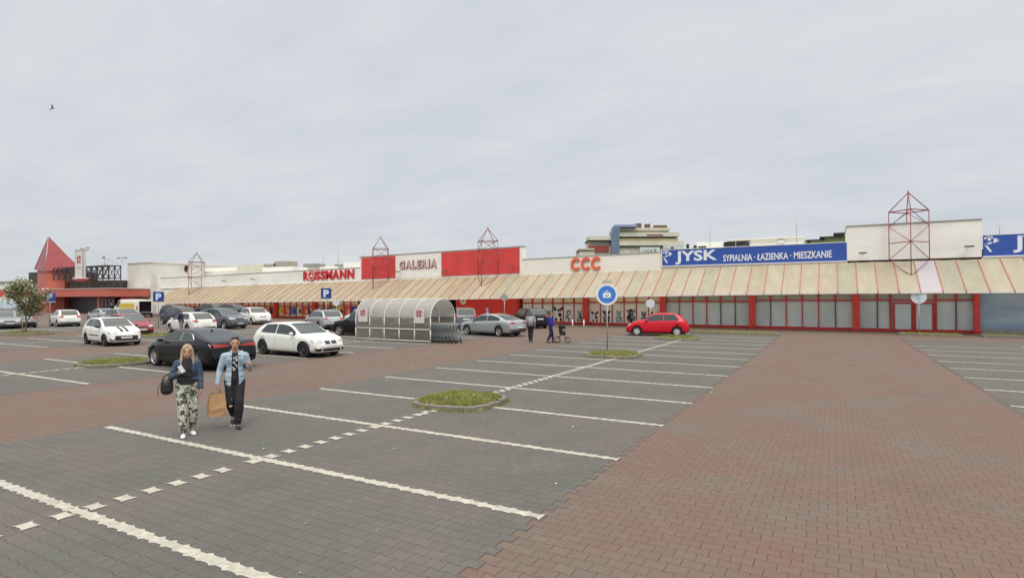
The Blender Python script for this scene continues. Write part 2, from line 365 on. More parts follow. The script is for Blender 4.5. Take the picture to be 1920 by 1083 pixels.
# ------------------------------------------------------------------ planted islands
def blades(mb, fn, n, h0, h1, m1, m2, w=0.012):
    for _ in range(n):
        x, y, z = fn(); h = random.uniform(h0, h1); a = random.uniform(0, 6.28); lx = random.uniform(-.5, .5) * h; ly = random.uniform(-.5, .5) * h
        dx, dy = math.cos(a) * w, math.sin(a) * w; m = m1 if random.random() < .55 else m2
        mb.add([(x - dx, y - dy, z), (x + dx, y + dy, z), (x + dx * .7 + lx * .5, y + dy * .7 + ly * .5, z + h * .6), (x + lx, y + ly, z + h), (x - dx * .7 + lx * .5, y - dy * .7 + ly * .5, z + h * .6)], [(0, 1, 2, 3, 4)], m)
def island(cx, cy, rx, ry, nb, where, hz=0.115, bl=(0.03, 0.10)):
    t = thing('kerb_island', (cx, cy, 0), 'grey concrete kerbed island ' + where, 'kerb island', 'kerbed islands between the parking bays')
    n = 28; mb = MB(); ring = []
    for i in range(n):
        a = 2 * math.pi * i / n; sq = (abs(math.cos(a)) ** 3.2 + abs(math.sin(a)) ** 3.2) ** (-1 / 3.2)
        ring.append((math.cos(a) * sq * .96, math.sin(a) * sq * .96))
    for i in range(n):
        j = (i + 1) % n; g_ = 0.012; hh = hz + random.uniform(-.012, .012)
        a, b = ring[i], ring[j]
        def P(p, s, z, q=0): return (p[0] * (rx - s), p[1] * (ry - s), z)
        a2 = (a[0] * (1 - g_) + b[0] * g_, a[1] * (1 - g_) + b[1] * g_); b2 = (b[0] * (1 - g_) + a[0] * g_, b[1] * (1 - g_) + a[1] * g_)
        V = [P(a2, 0, 0.0), P(b2, 0, 0.0), P(a2, 0, hh - .02), P(b2, 0, hh - .02), P(a2, .02, hh), P(b2, .02, hh), P(a2, .10, hh), P(b2, .10, hh), P(a2, .10, 0), P(b2, .10, 0)]
        mb.add(V, [(0, 1, 3, 2), (2, 3, 5, 4), (4, 5, 7, 6), (6, 7, 9, 8), (0, 2, 4, 6, 8), (1, 9, 7, 5, 3)], M_kerb)
    child(mb, 'kerb', t)
    so = MB(); rows = []
    for r in (0.0, .35, .7, 1.0):
        rows.append([(p[0] * (rx - .1) * r, p[1] * (ry - .1) * r, hz - .03 + .06 * (1 - r * r) + random.uniform(-.01, .01)) for p in ring + ring[:1]])
    so.grid(rows, M_soil); child(so, 'soil', t)
    gb = MB()
    def fn():
        while True:
            a = random.uniform(0, 6.283); r = math.sqrt(random.random()); sq = (abs(math.cos(a)) ** 3.2 + abs(math.sin(a)) ** 3.2) ** (-1 / 3.2); p = (math.cos(a) * sq * .96, math.sin(a) * sq * .96)
            q_ = math.sin(p[0] * r * 5.1 + cx) * math.sin(p[1] * r * 4.3 + cy * 2) + .6 * math.sin(p[0] * r * 11 + 2) * math.sin(p[1] * r * 13)
            if q_ > random.uniform(-.9, .5): break
        return (cx + p[0] * (rx - .12) * r, cy + p[1] * (ry - .12) * r, hz - .02 + .05 * (1 - r * r))
    blades(gb, fn, nb, bl[0], bl[1], M_grass, M_grass2, 0.010 if nb > 2500 else 0.016)
    def fn2():
        a = random.uniform(0, 6.283); sq = (abs(math.cos(a)) ** 3.2 + abs(math.sin(a)) ** 3.2) ** (-1 / 3.2); p = (math.cos(a) * sq * .96, math.sin(a) * sq * .96)
        return (cx + p[0] * (rx + .03), cy + p[1] * (ry + .03), 0.0)
    blades(gb, fn2, nb // 10, .03, .10, M_grass, M_grass2, 0.012)
    gb.build('grass', label='green and yellowish grass growing on the island ' + where, cat='grass', kind='stuff')
island(-7.72, 11.25, 1.02, 1.05, 5200, 'nearest the camera in the middle of the bays')
island(-8.15, 23.35, 1.15, 1.2, 2600, 'at the foot of the round blue bag sign')
island(-8.1, 34.6, 1.3, 1.25, 1600, 'beside the red hatchback')
island(-23.75, 11.55, 1.2, 1.15, 2600, 'in front of the black coupe nose')
island(-38.6, 21.2, 1.3, 0.9, 1000, 'between the striped white car and the man in navy')
island(-49.2, 18.2, 2.2, 1.3, 900, 'round the trunk of the roadside tree')
# grass strips with kerbs along the shop front
def strip(x0, x1, y0, y1, lab, n):
    t = thing('grass_verge', ((x0 + x1) / 2, (y0 + y1) / 2, 0), lab, 'grass verge', 'grass verges before the shop front')
    a, b = (x1 - x0) / 2, (y1 - y0) / 2; mb = MB()
    mb.b2((-a, -b, 0), (a, -b + .12, .13), M_kerb); mb.b2((-a, b - .12, 0), (a, b, .13), M_kerb); mb.b2((-a, -b + .121, 0), (-a + .12, b - .121, .13), M_kerb); mb.b2((a - .12, -b + .121, 0), (a, b - .121, .13), M_kerb)
    child(mb, 'kerb', t)
    s_ = MB(); s_.b2((-a + .121, -b + .121, 0), (a - .121, b - .121, .11), mat('verge_soil', (0.20, 0.19, 0.10), 1.0, var=0.3, vscale=3, bump=.5)); child(s_, 'soil', t)
    gb = MB(); blades(gb, lambda: (random.uniform(x0 + .15, x1 - .15), random.uniform(y0 + .15, y1 - .15), .11), n, .04, .12, M_grass, M_grass2, .018)
    gb.build('grass', label='low grass growing on the ' + lab.split('kerbed verge ')[-1] + ' verge', cat='grass', kind='stuff')
strip(-8.8, -3.1, 40.3, 41.8, 'long kerbed verge left of the open red lane before the grey windows', 900)
strip(3.7, 7.0, 44.3, 45.6, 'short kerbed verge round the pale round sign post', 700)
strip(8.0, 19.0, 44.6, 46.0, 'long kerbed verge before the blue shutter wall', 900)
# ------------------------------------------------------------------ shopping centre
def zb(x): return 0.0125 * min(x, 0.0)
YF = 49.0
centre = thing('shopping_centre', (-38, 52, 0), 'long low cream shopping centre with sloping beige awning and red window frames', 'building', world=True)
def wallseg(mb, x0, x1, z0, z1, m, y=YF, dep=0.25):
    mb.add([(x0, y, z0 + zb(x0)), (x1, y, z0 + zb(x1)), (x1, y, z1 + zb(x1)), (x0, y, z1 + zb(x0)), (x0, y + dep, z0 + zb(x0)), (x1, y + dep, z0 + zb(x1)), (x1, y + dep, z1 + zb(x1)), (x0, y + dep, z1 + zb(x0))],
           [(0, 1, 2, 3), (5, 4, 7, 6), (1, 5, 6, 2), (4, 0, 3, 7), (3, 2, 6, 7), (4, 5, 1, 0)], m)
# fascia wall with the flat roof behind
w = MB()
wallseg(w, -47.6, -26.3, 2.9, 5.15, M_wall)
wallseg(w, -26.3, 0.95, 2.9, 6.48, M_wall); wallseg(w, -88.0, -47.6, 2.9, 6.55, M_wall2); wallseg(w, 8.76, 24, 2.9, 5.1, M_wall)
wchild(w, 'wall', centre)
w = MB(); w.add([(-88, YF + .25, 5.4 + zb(-88)), (24, YF + .25, 5.9), (24, 95, 5.9), (-88, 95, 5.4 + zb(-88))], [(0, 1, 2, 3)], M_wallgrey)
wchild(w, 'roof', centre)
w = MB(); w.b2((-88, 94.9, 0), (24, 95.2, 5.9), M_wallgrey); w.b2((23.9, YF + .25, 0), (24.1, 94.9, 5.88), M_wallgrey); w.b2((-88.2, YF + .25, 0), (-88, 94.9, 4.3), M_wallgrey); wchild(w, 'outer_wall', centre)
# tall parapet blocks
def block(x0, x1, z1, m, dep, name='parapet_block', lab=None):
    b = MB(); wallseg(b, x0, x1, 5.15, z1, m, YF - .04, dep); wallseg(b, x0 - .06, x1 + .06, z1 + .002, z1 + .07, mat('coping', (0.30, 0.28, 0.25), .7), YF - .10, dep + .12)
    return wchild(b, name, centre, lab)
block(0.95, 8.76, 7.66, M_wall2, 7, lab='tall plain cream block above the awning')
block(-47.6, -26.3, 7.75, M_wall2, .7, lab='white block framing two red panels')
rp = MB()
wallseg(rp, -47.35, -42.3, 5.22, 7.66, M_redp, YF - .09, .048); wchild(rp, 'red_panel', centre)
rp = MB(); wallseg(rp, -36.0, -26.62, 5.2, 7.68, M_redp, YF - .09, .048); wchild(rp, 'red_panel', centre)
# white trims
tr = MB()
wallseg(tr, -88, 24, 4.98, 5.10, M_trim, YF - .16, .155)
wchild(tr, 'gutter', centre)
tr = MB()
for a, b, z in ((-26.3, 0.95, 6.48), (-88, -47.65, 6.55)): 
    tr = MB(); wallseg(tr, a, b, z + .002, z + .06, M_metal, YF - .05, .35)
    wchild(tr, 'coping', centre)
# fascia lamps
for x, z in ((1.9, 5.55), (8.0, 5.75), (-41.5, 5.75), (-35.2, 5.55), (-27.3, 5.75), (-19, 6.9), (-72, 5.6), (-66, 5.65)):
    if x == -19: continue
    l_ = MB(); l_.bar((x, YF - .05, z + zb(x)), (x, YF - .5, z + .12 + zb(x)), .02, M_black); l_.box((x, YF - .62, z + .1 + zb(x)), (.5, .26, .1), mat('lamp_grey', (.12, .12, .11), .5)); wchild(l_, 'wall_lamp', centre)
# awning
BAY = 7.03; PX = 1.46; RIB = BAY / 6
YA, ZA0, ZA1 = 45.3, 2.80, 5.0
cols = [(0.65, 0.575, 0.42), (0.69, 0.63, 0.485), (0.62, 0.59, 0.45), (0.69, 0.61, 0.47)]
AW = [mat('awning_%s' % n, c, 0.6, var=0.09, vscale=1.1, stretch=(1.5, .6, .6)) for n, c in zip(('sand', 'cream', 'khaki', 'peach'), cols)]
AWL = [mat('awning_left_%s' % n, c, 0.6, var=0.13, vscale=1.4, stretch=(1.8, .5, .5)) for n, c in zip(('sand', 'ochre', 'peach'), ((0.64, 0.52, 0.36), (0.68, 0.58, 0.40), (0.66, 0.53, 0.41)))]
AWP = mat('awning_new_panel', (0.80, 0.76, 0.80), 0.5)
for m_ in AW + AWL + [AWP]:
    n_ = m_.node_tree.nodes; b_ = n_['Principled BSDF']; tl_ = n_.new('ShaderNodeBsdfTranslucent'); mx_ = n_.new('ShaderNodeMixShader'); mx_.inputs[0].default_value = .48
    if b_.inputs['Base Color'].links: m_.node_tree.links.new(b_.inputs['Base Color'].links[0].from_socket, tl_.inputs[0])
    else: tl_.inputs[0].default_value = b_.inputs['Base Color'].default_value
    m_.node_tree.links.new(b_.outputs[0], mx_.inputs[1]); m_.node_tree.links.new(tl_.outputs[0], mx_.inputs[2]); m_.node_tree.links.new(mx_.outputs[0], n_['Material Output'].inputs[0])
M_ribl = mat('rib_brown', (0.30, 0.17, 0.09), 0.7, var=.3, vscale=2)
aw = MB(); ribs = MB(); k0 = round((-82.9 - PX) / RIB); k1 = 16
for k in range(k0, k1):
    x0 = PX + k * RIB; x1 = x0 + RIB
    if x0 < -83.0: continue
    m = random.choice(AWL if (x0 < -28 and random.random() < min(1, (-28 - x0) / 15 + .3)) else AW)
    if 4.6 < (x0 + x1) / 2 < 5.7: m = AWP
    a, b = x0 + .03, x1 - .03
    sag = .02
    rows = []
    for t in (0, .33, .66, 1.0):
        y = YA + (YF - .17 - YA) * t; z = ZA0 + (ZA1 - ZA0) * t
        rows.append([(xx, y, z + zb(xx) + (-sag if abs(u) < .5 else 0)) for xx, u in ((a, -1), ((a + b) / 2, 0), (b, 1))])
    aw.grid(rows, m, smooth=False)
    aw.add([(a, YA, ZA0 + zb(a)), (b, YA, ZA0 + zb(b)), (b, YA, ZA0 - .1 + zb(b)), (a, YA, ZA0 - .1 + zb(a))], [(0, 1, 2, 3)], M_trim)
for k in range(k0, k1 + 1):
    x = PX + k * RIB
    if x < -83.0: continue
    A = Vector((x, YA - .02, ZA0 + .01 + zb(x))); B = Vector((x, YF - .17, ZA1 + .01 + zb(x)))
    ribs.bar(A, B, .036 if x > -24 else .027, M_rib if x > -24 else M_ribl, 4)
# hipped left end of the awning
xe = PX + math.ceil((-83.0 - PX) / RIB) * RIB; ze = zb(xe)
aw.add([(xe, YA, ZA0 + ze), (xe, YF - .17, ZA1 + ze), (xe - 4.0, YA, ZA0 + ze - .05), (xe - 4.0, YF - .17, ZA0 + ze - .05)], [(0, 1, 2), (1, 3, 2)], AWL[1])
aw_o = wchild(aw, 'awning', centre)
wchild(ribs, 'awning_rib', aw_o)
sof = MB(); sof.add([(-87, YA + .05, ZA0 - .1 + zb(-87)), (24, YA + .05, ZA0 - .1), (24, YA + .13, ZA0 - .1), (-87, YA + .13, ZA0 - .1 + zb(-87))], [(0, 1, 2, 3)], M_redframe)
# shop front bays ------------------------------------------------------
petcols = dict(k=M_black, w=mat('poster_white', (0.84, 0.84, 0.80), .6), g=mat('poster_grey', (0.22, 0.25, 0.26), .6), t=mat('poster_teal', (0.36, 0.50, 0.50), .6), b=mat('poster_brown', (0.22, 0.13, 0.08), .6), m=mat('poster_mint', (0.55, 0.60, 0.56), .6))
def disc(mb, cx, cz, rx, rz_, y, m, n=14, rot_=0.0):
    P = []
    for i in range(n):
        a = 2 * math.pi * i / n; u, v = rx * math.cos(a), rz_ * math.sin(a)
        P.append((cx + u * math.cos(rot_) - v * math.sin(rot_), y, cz + u * math.sin(rot_) + v * math.cos(rot_)))
    mb.add(P, [tuple(range(n))], m)
def animal(mb, cx, z0, s, y, body, patch_, kind):
    K = petcols; B = K[body]; Pm = K[patch_]
    disc(mb, cx, z0 + .26 * s, .25 * s, .27 * s, y, B)                      # body
    disc(mb, cx - .13 * s, z0 + .09 * s, .07 * s, .10 * s, y - .002, Pm); disc(mb, cx + .15 * s, z0 + .09 * s, .07 * s, .10 * s, y - .002, Pm)
    disc(mb, cx, z0 + .62 * s, .19 * s, .18 * s, y - .004, B)               # head
    if kind == 'cat':
        for q in (-1, 1): mb.poly([(cx + q * .18 * s, y - .003, z0 + .68 * s), (cx + q * .17 * s, y - .003, z0 + .90 * s), (cx + q * .03 * s, y - .003, z0 + .78 * s)][::q or 1], Pm)
    else:
        for q in (-1, 1): disc(mb, cx + q * .19 * s, z0 + .66 * s, .07 * s, .14 * s, y - .006, Pm, rot_=q * -.5)
    disc(mb, cx + .03 * s, z0 + .58 * s, .08 * s, .07 * s, y - .008, Pm)     # muzzle
    for q in (-1, 1): disc(mb, cx + q * .07 * s, z0 + .67 * s, .022 * s, .028 * s, y - .010, K['k'], 8)
    disc(mb, cx + .10 * s, z0 + .34 * s, .10 * s, .13 * s, y - .003, Pm, rot_=.6)
PCOL = dict(r=(0.80, 0.08, 0.06), o=(0.85, 0.36, 0.06), y=(0.88, 0.66, 0.14), n=(0.04, 0.07, 0.32), b=(0.10, 0.24, 0.60), m=(0.65, 0.06, 0.18), k=(0.05, 0.04, 0.04), c=(0.78, 0.68, 0.52), w=(0.82, 0.76, 0.70), p=(0.80, 0.46, 0.42), g=(0.25, 0.36, 0.25))
PM = {k: mat('poster_' + {'r': 'scarlet', 'o': 'orange', 'y': 'yellow', 'n': 'navy', 'b': 'azure', 'm': 'magenta', 'k': 'dark', 'c': 'sand', 'w': 'ivory', 'p': 'pink', 'g': 'leaf'}[k], v, .6) for k, v in PCOL.items()}
M_pil = mat('pillar_red', (0.68, 0.06, 0.05), 0.5, var=0.12, vscale=2)
def pillar(x, wdt=.46):
    b = MB(); b.b2((x - wdt / 2, YF - .55, 0), (x + wdt / 2, YF - .13, 2.82 + zb(x)), M_pil); b.b2((x - wdt / 2 - .04, YF - .59, 0), (x + wdt / 2 + .04, YF - .552, .18), M_redframe); return wchild(b, 'pillar', centre)
def bay(x0, x1, style, seq=None):
    top = 2.86; tz = 2.25; base = 0.0
    zz = zb((x0 + x1) / 2)
    fr = MB()
    fr.b2((x0, YF - .12, 0), (x1, YF + .02, .22), M_redframe)
    fr.b2((x0, YF - .09, tz + zz - .05), (x1, YF - .01, tz + zz + .05), M_redframe)
    fr.b2((x0, YF - .12, top + zz), (x1, YF + .02, top + zz + .1), M_redframe)
    n = round((x1 - x0) / RIB); st = (x1 - x0) / n
    doors = []
    if style == 'grey_door': doors = [(3.72, 4.9), (4.96, 6.1)]
    M_mull = mat('mullion_dark', (0.12, 0.06, 0.06), .5)
    xs = [x0 + st * i for i in range(1, n)]
    if doors: xs = [x0 + 1.13, 3.58, 4.93, 6.2, 6.2 + 1.13]
    for xx in xs:
        d_ = doors and 3.4 < xx < 6.4
        fr.b2((xx - (.07 if d_ else .035), YF - .10, .22), (xx + (.07 if d_ else .035), YF - .012, tz + zz - .05), M_redframe if (d_ or random.random() < .5) else M_mull)
        fr.b2((xx - .07, YF - .10, tz + zz + .05), (xx + .07, YF - .012, top + zz), M_redframe)
    fo = wchild(fr, 'shop_window', centre)
    lowm = M_glassgrey if style.startswith('grey') else (petcols['w'] if style == 'pet' else PM['w'])
    gl = MB(); gl.add([(x0, YF, .2), (x1, YF, .2), (x1, YF, tz + zz), (x0, YF, tz + zz)], [(0, 1, 2, 3)], lowm)
    wchild(gl, 'pane', fo)
    gl = MB(); gl.add([(x0, YF + .003, tz + zz), (x1, YF + .003, tz + zz), (x1, YF + .003, top + zz), (x0, YF + .003, top + zz)], [(0, 1, 2, 3)], M_glasstop if style.startswith('grey') else PM['c'])
    wchild(gl, 'transom_pane', fo)
    for a, b in doors:
        d = MB()
        for q in ((a, a + .12), (b - .12, b)): d.b2((q[0], YF - .16, .04), (q[1], YF - .101, 2.1), M_redframe)
        d.b2((a + .12, YF - .159, 1.98), (b - .12, YF - .102, 2.1), M_redframe); d.b2((a + .12, YF - .159, .04), (b - .12, YF - .102, .2), M_redframe)
        d.b2((a + .12, YF - .13, .2), (b - .12, YF - .12, 1.98), M_glassgrey)
        wchild(d, 'door', centre)
    if style == 'pet':
        kinds = seq
        for i in range(n):
            a = x0 + st * i; body, pt, kd, sc, dx = kinds[i]
            p = MB(); animal(p, a + st / 2 + dx, .26, sc, YF - .006, body, pt, kd)
            for q in range(3): p.b2((a + .2 + q * .1, YF - .008, 1.72 + q * .12), (a + st - .25, YF - .004, 1.74 + q * .12), PM['c'])
            wchild(p, 'poster', fo)
    if style == 'colour':
        for i in range(n):
            a = x0 + st * i + .05; b = a + st - .1; c = seq[i]
            z0_, z1_ = max(.35, .95 + zz * .75), 2.12 + zz
            p = MB(); p.b2((a, YF - .01, z0_), (b, YF - .004, z1_), PM[c[0]])
            h_ = z1_ - z0_
            disc(p, (a + b) / 2 + .1, z0_ + h_ * .45, .26, h_ * .33, YF - .014, PM[c[1]], 9, .5)
            disc(p, (a + b) / 2 - .15, z0_ + h_ * .62, .15, h_ * .2, YF - .018, PM[c[2]], 7, .2)
            p.b2((a + .1, YF - .02, z1_ - .22), (b - .3, YF - .012, z1_ - .12), PM[c[2]])
            wchild(p, 'poster', fo)
for k in (-12, -11, -10, -9, -8, -3, -2, -1, 0): pillar(PX + k * BAY)
pillar(8.38, .30)
E1 = 8.38
bay(PX + .2, E1 - .1, 'grey_door'); bay(PX - BAY + .2, PX - .2, 'grey'); bay(PX - 2 * BAY + .2, PX - BAY - .2, 'grey')
bay(PX - 3 * BAY + .2, PX - 2 * BAY - .2, 'pet', [('w', 'k', 'dog', 1.25, 0), ('g', 'k', 'dog', 1.35, 0), ('t', 'g', 'cat', 1.25, .05), ('k', 'g', 'dog', 1.5, .05), ('g', 'k', 'cat', 1.15, .1), ('w', 'k', 'dog', 1.3, -.05)])
bay(PX - 4 * BAY + .35, PX - 3 * BAY - .2, 'pet', [('m', 'm', 'cat', .7, 0), ('m', 'w', 'cat', .8, 0), ('t', 'g', 'dog', 1.3, 0), ('w', 'k', 'dog', 1.75, 0), ('g', 'w', 'cat', 1.35, 0), ('t', 'k', 'cat', 1.2, 0)])
seqs = [['rnk', 'okn', 'yor', 'rmr', 'nbw', 'wcp'], ['ycy', 'pro', 'nbn', 'ckc', 'mrp', 'kwn'], ['yoy', 'rpo', 'bnb', 'ckc', 'rpr', 'nbw'], ['gkc', 'mkr', 'kwg', 'yky', 'rpr', 'nwn']]
for k, sq in zip((-11, -10, -9, -8), seqs): bay(PX + k * BAY + .2, PX + (k + 1) * BAY - .2, 'colour', sq)
bay(PX - 12 * BAY + .2, PX - 11 * BAY - .2, 'colour', ['ccw', 'wcw', 'wwg', 'gwc', 'cww', 'pcw'])
# red shop wall and the dark entrance of the passage
r = MB(); r.add([(PX - 7 * BAY + .1, YF - .02, 0), (-41.3, YF - .02, 0), (-41.3, YF - .02, 2.86 + zb(-41)), (PX - 7 * BAY + .1, YF - .02, 2.86 + zb(-47))], [(0, 1, 2, 3)], M_redw)
r.b2((-41.3, YF - .02, 0), (-41.1, YF + 3, 2.4), M_redw); wchild(r, 'red_wall', centre)
r = MB(); r.b2((-33.95, YF - .35, 0), (-26.75, YF + .1, 2.92 + zb(-30)), M_redw); r.b2((-26.75, YF - .40, 0), (-26.5, YF + .1, 2.92 + zb(-27)), M_redframe); wchild(r, 'red_wall', centre)
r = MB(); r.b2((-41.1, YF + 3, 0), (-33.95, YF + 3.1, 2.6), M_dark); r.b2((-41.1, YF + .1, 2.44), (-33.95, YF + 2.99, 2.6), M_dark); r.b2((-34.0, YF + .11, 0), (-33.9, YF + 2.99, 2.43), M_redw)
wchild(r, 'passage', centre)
# blue shuttered wall at the right
MBl = mat('blue_shutter', (0.20, 0.34, 0.56), .4, var=.25, vscale=.5, stretch=(.5, .5, 1.5), col2=(0.50, 0.62, 0.76))
r = MB()
for i in range(18):
    z = .35 + i * .145; r.b2((8.56, YF - .30 + (i % 2) * .012, z), (23.9, YF - .2, z + .14), MBl)
r.b2((8.56, YF - .26, 2.97), (23.9, YF - .16, 3.1), M_dark)
wchild(r, 'shutter', centre)
r = MB(); r.b2((8.56, YF - .36, 0), (23.9, YF - .16, .345), mat('plinth', (.33, .33, .33), .8, var=.15, vscale=2)); wchild(r, 'plinth', centre)
# plain backing wall behind windows
r = MB(); wallseg(r, -88, -33.9, 2.7, 2.92, M_wall, YF + .02, .2); r.b2((-87.9, YF + .03, 0), (PX - 12 * BAY, YF + .25, 2.7 + zb(-85)), M_wall2)
r.b2((-87.5, YF - .2, 1.28), (-84.2, YF + .02, 1.38), mat('ledge', (.2, .17, .14), .8)); wchild(r, 'back_wall', centre)
# roof superstructures
r = MB(); r.b2((-98, 62, 4.2), (-57.9, 80, 6.9 + .35), M_wall2); r.b2((-97.9, 61.6, 7.15), (-88, 61.9, 7.75), M_wall2); wchild(r, 'roof_block', centre)
r = MB(); r.b2((-86.5, 60.5, 6.0), (-80, 60.9, 7.9), mat('old_cream', (.56, .55, .45), .8, var=.1)); r.b2((-80, 60.5, 6.0), (-73, 60.9, 7.4), M_wall2); wchild(r, 'roof_block', centre)
r = MB(); r.box((-76.3, 62, 7.9), (3.2, 2, .75), mat('duct', (.33, .29, .25), .7)); r.box((-79.5, 62, 7.75), (4, 2, .35), mat('duct2', (.30, .31, .24), .7)); wchild(r, 'roof_duct', centre)
r = MB(); r.box((-69.8, 62, 7.45), (2.6, 2, .5), mat('duct3', (.25, .25, .23), .7)); wchild(r, 'roof_duct', centre)
r = MB(); r.box((-63, 62, 7.3), (3, 2, .25), mat('duct3', (.25, .25, .23), .7)); wchild(r, 'roof_duct', centre)
r = MB(); r.b2((-58.5, 57, 5), (-48.8, 64, 7.3), M_wall2); r.b2((-49.4, 56.6, 6.9), (-48.7, 56.95, 7.45), M_black); wchild(r, 'roof_block', centre)
# penthouse behind the blue sign
pent = MB(); pent.b2((-12.4, 62, 5.6), (-2.6, 68, 8.22), M_wall2); pent.b2((-9.4, 61.7, 8.222), (-2.5, 68, 8.35), M_trim)
pent.b2((-12.3, 61.9, 7.55), (-11.5, 61.99, 7.8), M_black)
po = wchild(pent, 'roof_house', centre)
for a, b in ((-9.75, -8.65), (-8.55, -7.3)):
    q = MB(); q.b2((a, 61.88, 7.5), (b, 61.99, 8.12), M_black); wchild(q, 'louvre', po)
q = MB(); q.b2((-4.75, 61.88, 7.75), (-4.1, 61.99, 8.1), M_wallgrey); q.b2((-4.68, 61.85, 7.8), (-4.17, 61.87, 8.02), M_white); wchild(q, 'window', po)
for x, z in ((-12.6, 6.9), (-10.6, 6.95), (-6.3, 7.0)):
    q = MB(); q.ell((x, 52, z - .05), (.16, .16, .2), M_black, 8, 6); q.bar((x, 52, 5.9), (x, 52, z), .05, M_black); wchild(q, 'roof_vent', centre)
# ------------------------------------------------------------------ signs on the fascia
def sign(name, label, cat, x, z, y=YF - .1, group=None): return thing(name, (x, y, z), label, cat, group, world=True)
MRoss = mat('letter_red', (0.52, 0.02, 0.03), .45); MRossD = mat('letter_dark', (0.25, 0.03, 0.03), .6)
t = sign('shop_sign', 'red raised shop lettering with a round O emblem on the white fascia', 'sign', -52.8, 5.1)
for i, (ch, a, b) in enumerate((('R', 0, .085), ('O', .095, .215), ('S', .225, .31), ('S', .32, .405), ('M', .415, .535), ('A', .54, .655), ('N', .67, .78), ('N', .80, .915))):
    mb = MB(); x0 = -57.0 + 8.5 * a / .915; wd = 8.5 * (b - a) / .915
    if ch == 'O':
        cx_ = x0 + wd / 2; cz_ = 5.25 + .62 + zb(cx_)
        mb.lathe([(.001, -.10), (.66, -.10), (.66, .0)], MRoss, 'Y', (cx_, YF - .02, cz_), 24, False)
        mb.lathe([(.50, -.105), (.50, -.13), (.56, -.13), (.56, -.105)], M_white, 'Y', (cx_, YF - .02, cz_), 24, False)
        mb.b2((cx_ - .25, YF - .14, cz_ - .14), (cx_ + .3, YF - .125, cz_ + .02), M_white); mb.b2((cx_ + .05, YF - .145, cz_), (cx_ + .15, YF - .126, cz_ + .3), M_white)
    else: put_text(mb, ch, (x0, YF - .12, 5.35 + zb(x0)), wd, 1.08, MRoss, .035, .12, 0.0125)
    wchild(mb, 'letter', t)
MGal = mat('letter_pale', (0.62, 0.55, 0.53), .5); MGalS = mat('letter_edge', (0.33, 0.10, 0.10), .5)
t = sign('shop_sign', 'pale lettering with dark red edges on the white wall between the two red panels', 'sign', -39, 6.2)
xs = -41.75; adv = [('G', .80), ('A', .80), ('L', .56), ('E', .60), ('R', .68), ('I', .28), ('A', .80)]
for ch, wd in adv:
    mb = MB(); put_text(mb, ch, (xs + .03, YF - .14, 6.13 + zb(xs)), wd, .92, MGalS, .05, .10, 0); put_text(mb, ch, (xs + .05, YF - .16, 6.2 + zb(xs)), wd - .1, .82, MGal, .0, .015, 0)
    wchild(mb, 'letter', t); xs += wd + .10
MCC = mat('letter_orange', (0.66, 0.13, 0.06), .5)
t = sign('shop_sign', 'three equal round orange red letters on the cream fascia', 'sign', -19.6, 5.6)
for i in range(3):
    mb = MB(); x0 = -21.15 + i * 1.0; P = []; F = []
    # broad letter C as an open ring
    n = 22; cx_ = x0 + .48; cz_ = 5.80 + zb(x0); A0, A1 = R_(42), R_(318)
    for j in range(n + 1):
        a = A0 + (A1 - A0) * j / n
        for rr, yy in ((.60, YF - .17), (.33, YF - .17), (.33, YF - .03), (.60, YF - .03)): P.append((cx_ + rr * .86 * math.cos(a), yy, cz_ + rr * math.sin(a)))
    for j in range(n):
        for q in range(4): F.append((4 * j + q, 4 * j + (q + 1) % 4, 4 * j + 4 + (q + 1) % 4, 4 * j + 4 + q))
    F += [(0, 3, 2, 1), (4 * n, 4 * n + 1, 4 * n + 2, 4 * n + 3)]
    mb.add(P, F, MCC); wchild(mb, 'letter', t)
def bird_logo(mb, x, z, s, y):
    pts = [(0, .72), (.25, .98), (.62, 1.02), (.88, .72), (1.45, .42), (.82, .18), (.20, .02), (.08, -.12), (.62, -1.0)]
    for (a, b), (c, d) in zip(pts[:-1], pts[1:]):
        A = Vector((x + a * s, 0, z + b * s)); B = Vector((x + c * s, 0, z + d * s)); dv = (B - A).normalized() * .03; nn = Vector((-dv.z, 0, dv.x)) / .03 * .055; A -= dv; B += dv
        mb.add([(A.x - nn.x, y, A.z - nn.z), (B.x - nn.x, y, B.z - nn.z), (B.x + nn.x, y, B.z + nn.z), (A.x + nn.x, y, A.z + nn.z)], [(0, 1, 2, 3)], M_lav)
    mb.poly([(x + .95 * s, y - .001, z + .62 * s), (x + .95 * s, y - .001, z + .30 * s), (x + 1.42 * s, y - .001, z + .42 * s)], M_lav)
    disc(mb, x + .48 * s, z + .62 * s, .10, .10, y - .002, M_lav, 10)
t = sign('shop_sign', 'long blue fascia sign with white goose head, big and small white lettering', 'sign', -6, 5.7)
mb = MB(); mb.b2((-12.7, YF - .12, 5.16), (.92, YF - .01, 6.50), M_blue); po = wchild(mb, 'sign_board', t)
mb = MB(); mb.b2((-12.76, YF - .15, 5.08), (.94, YF - .05, 5.157), M_white); mb.b2((-12.76, YF - .15, 6.502), (.94, YF - .05, 6.55), M_white); mb.b2((-12.76, YF - .15, 5.158), (-12.702, YF - .05, 6.501), M_white); mb.b2((.922, YF - .15, 5.158), (.945, YF - .05, 6.501), M_white); wchild(mb, 'sign_frame', t)
mb = MB(); bird_logo(mb, -12.6, 5.93, .50, YF - .125); wchild(mb, 'goose_emblem', t)
mb = MB(); put_text(mb, 'JYSK', (-11.6, YF - .14, 5.24), 3.4, 1.12, M_lav, .028, .018, .006); wchild(mb, 'lettering', t)
mb = MB(); put_text(mb, 'SYPIALNIA · ŁAZIENKA · MIESZKANIE', (-7.75, YF - .14, 5.36), 7.7, .54, M_white, .018, .018, .008); wchild(mb, 'lettering', t)
t = sign('shop_sign', 'blue goose head sign cut off by the right edge, right of the tall block', 'sign', 14, 5.7)
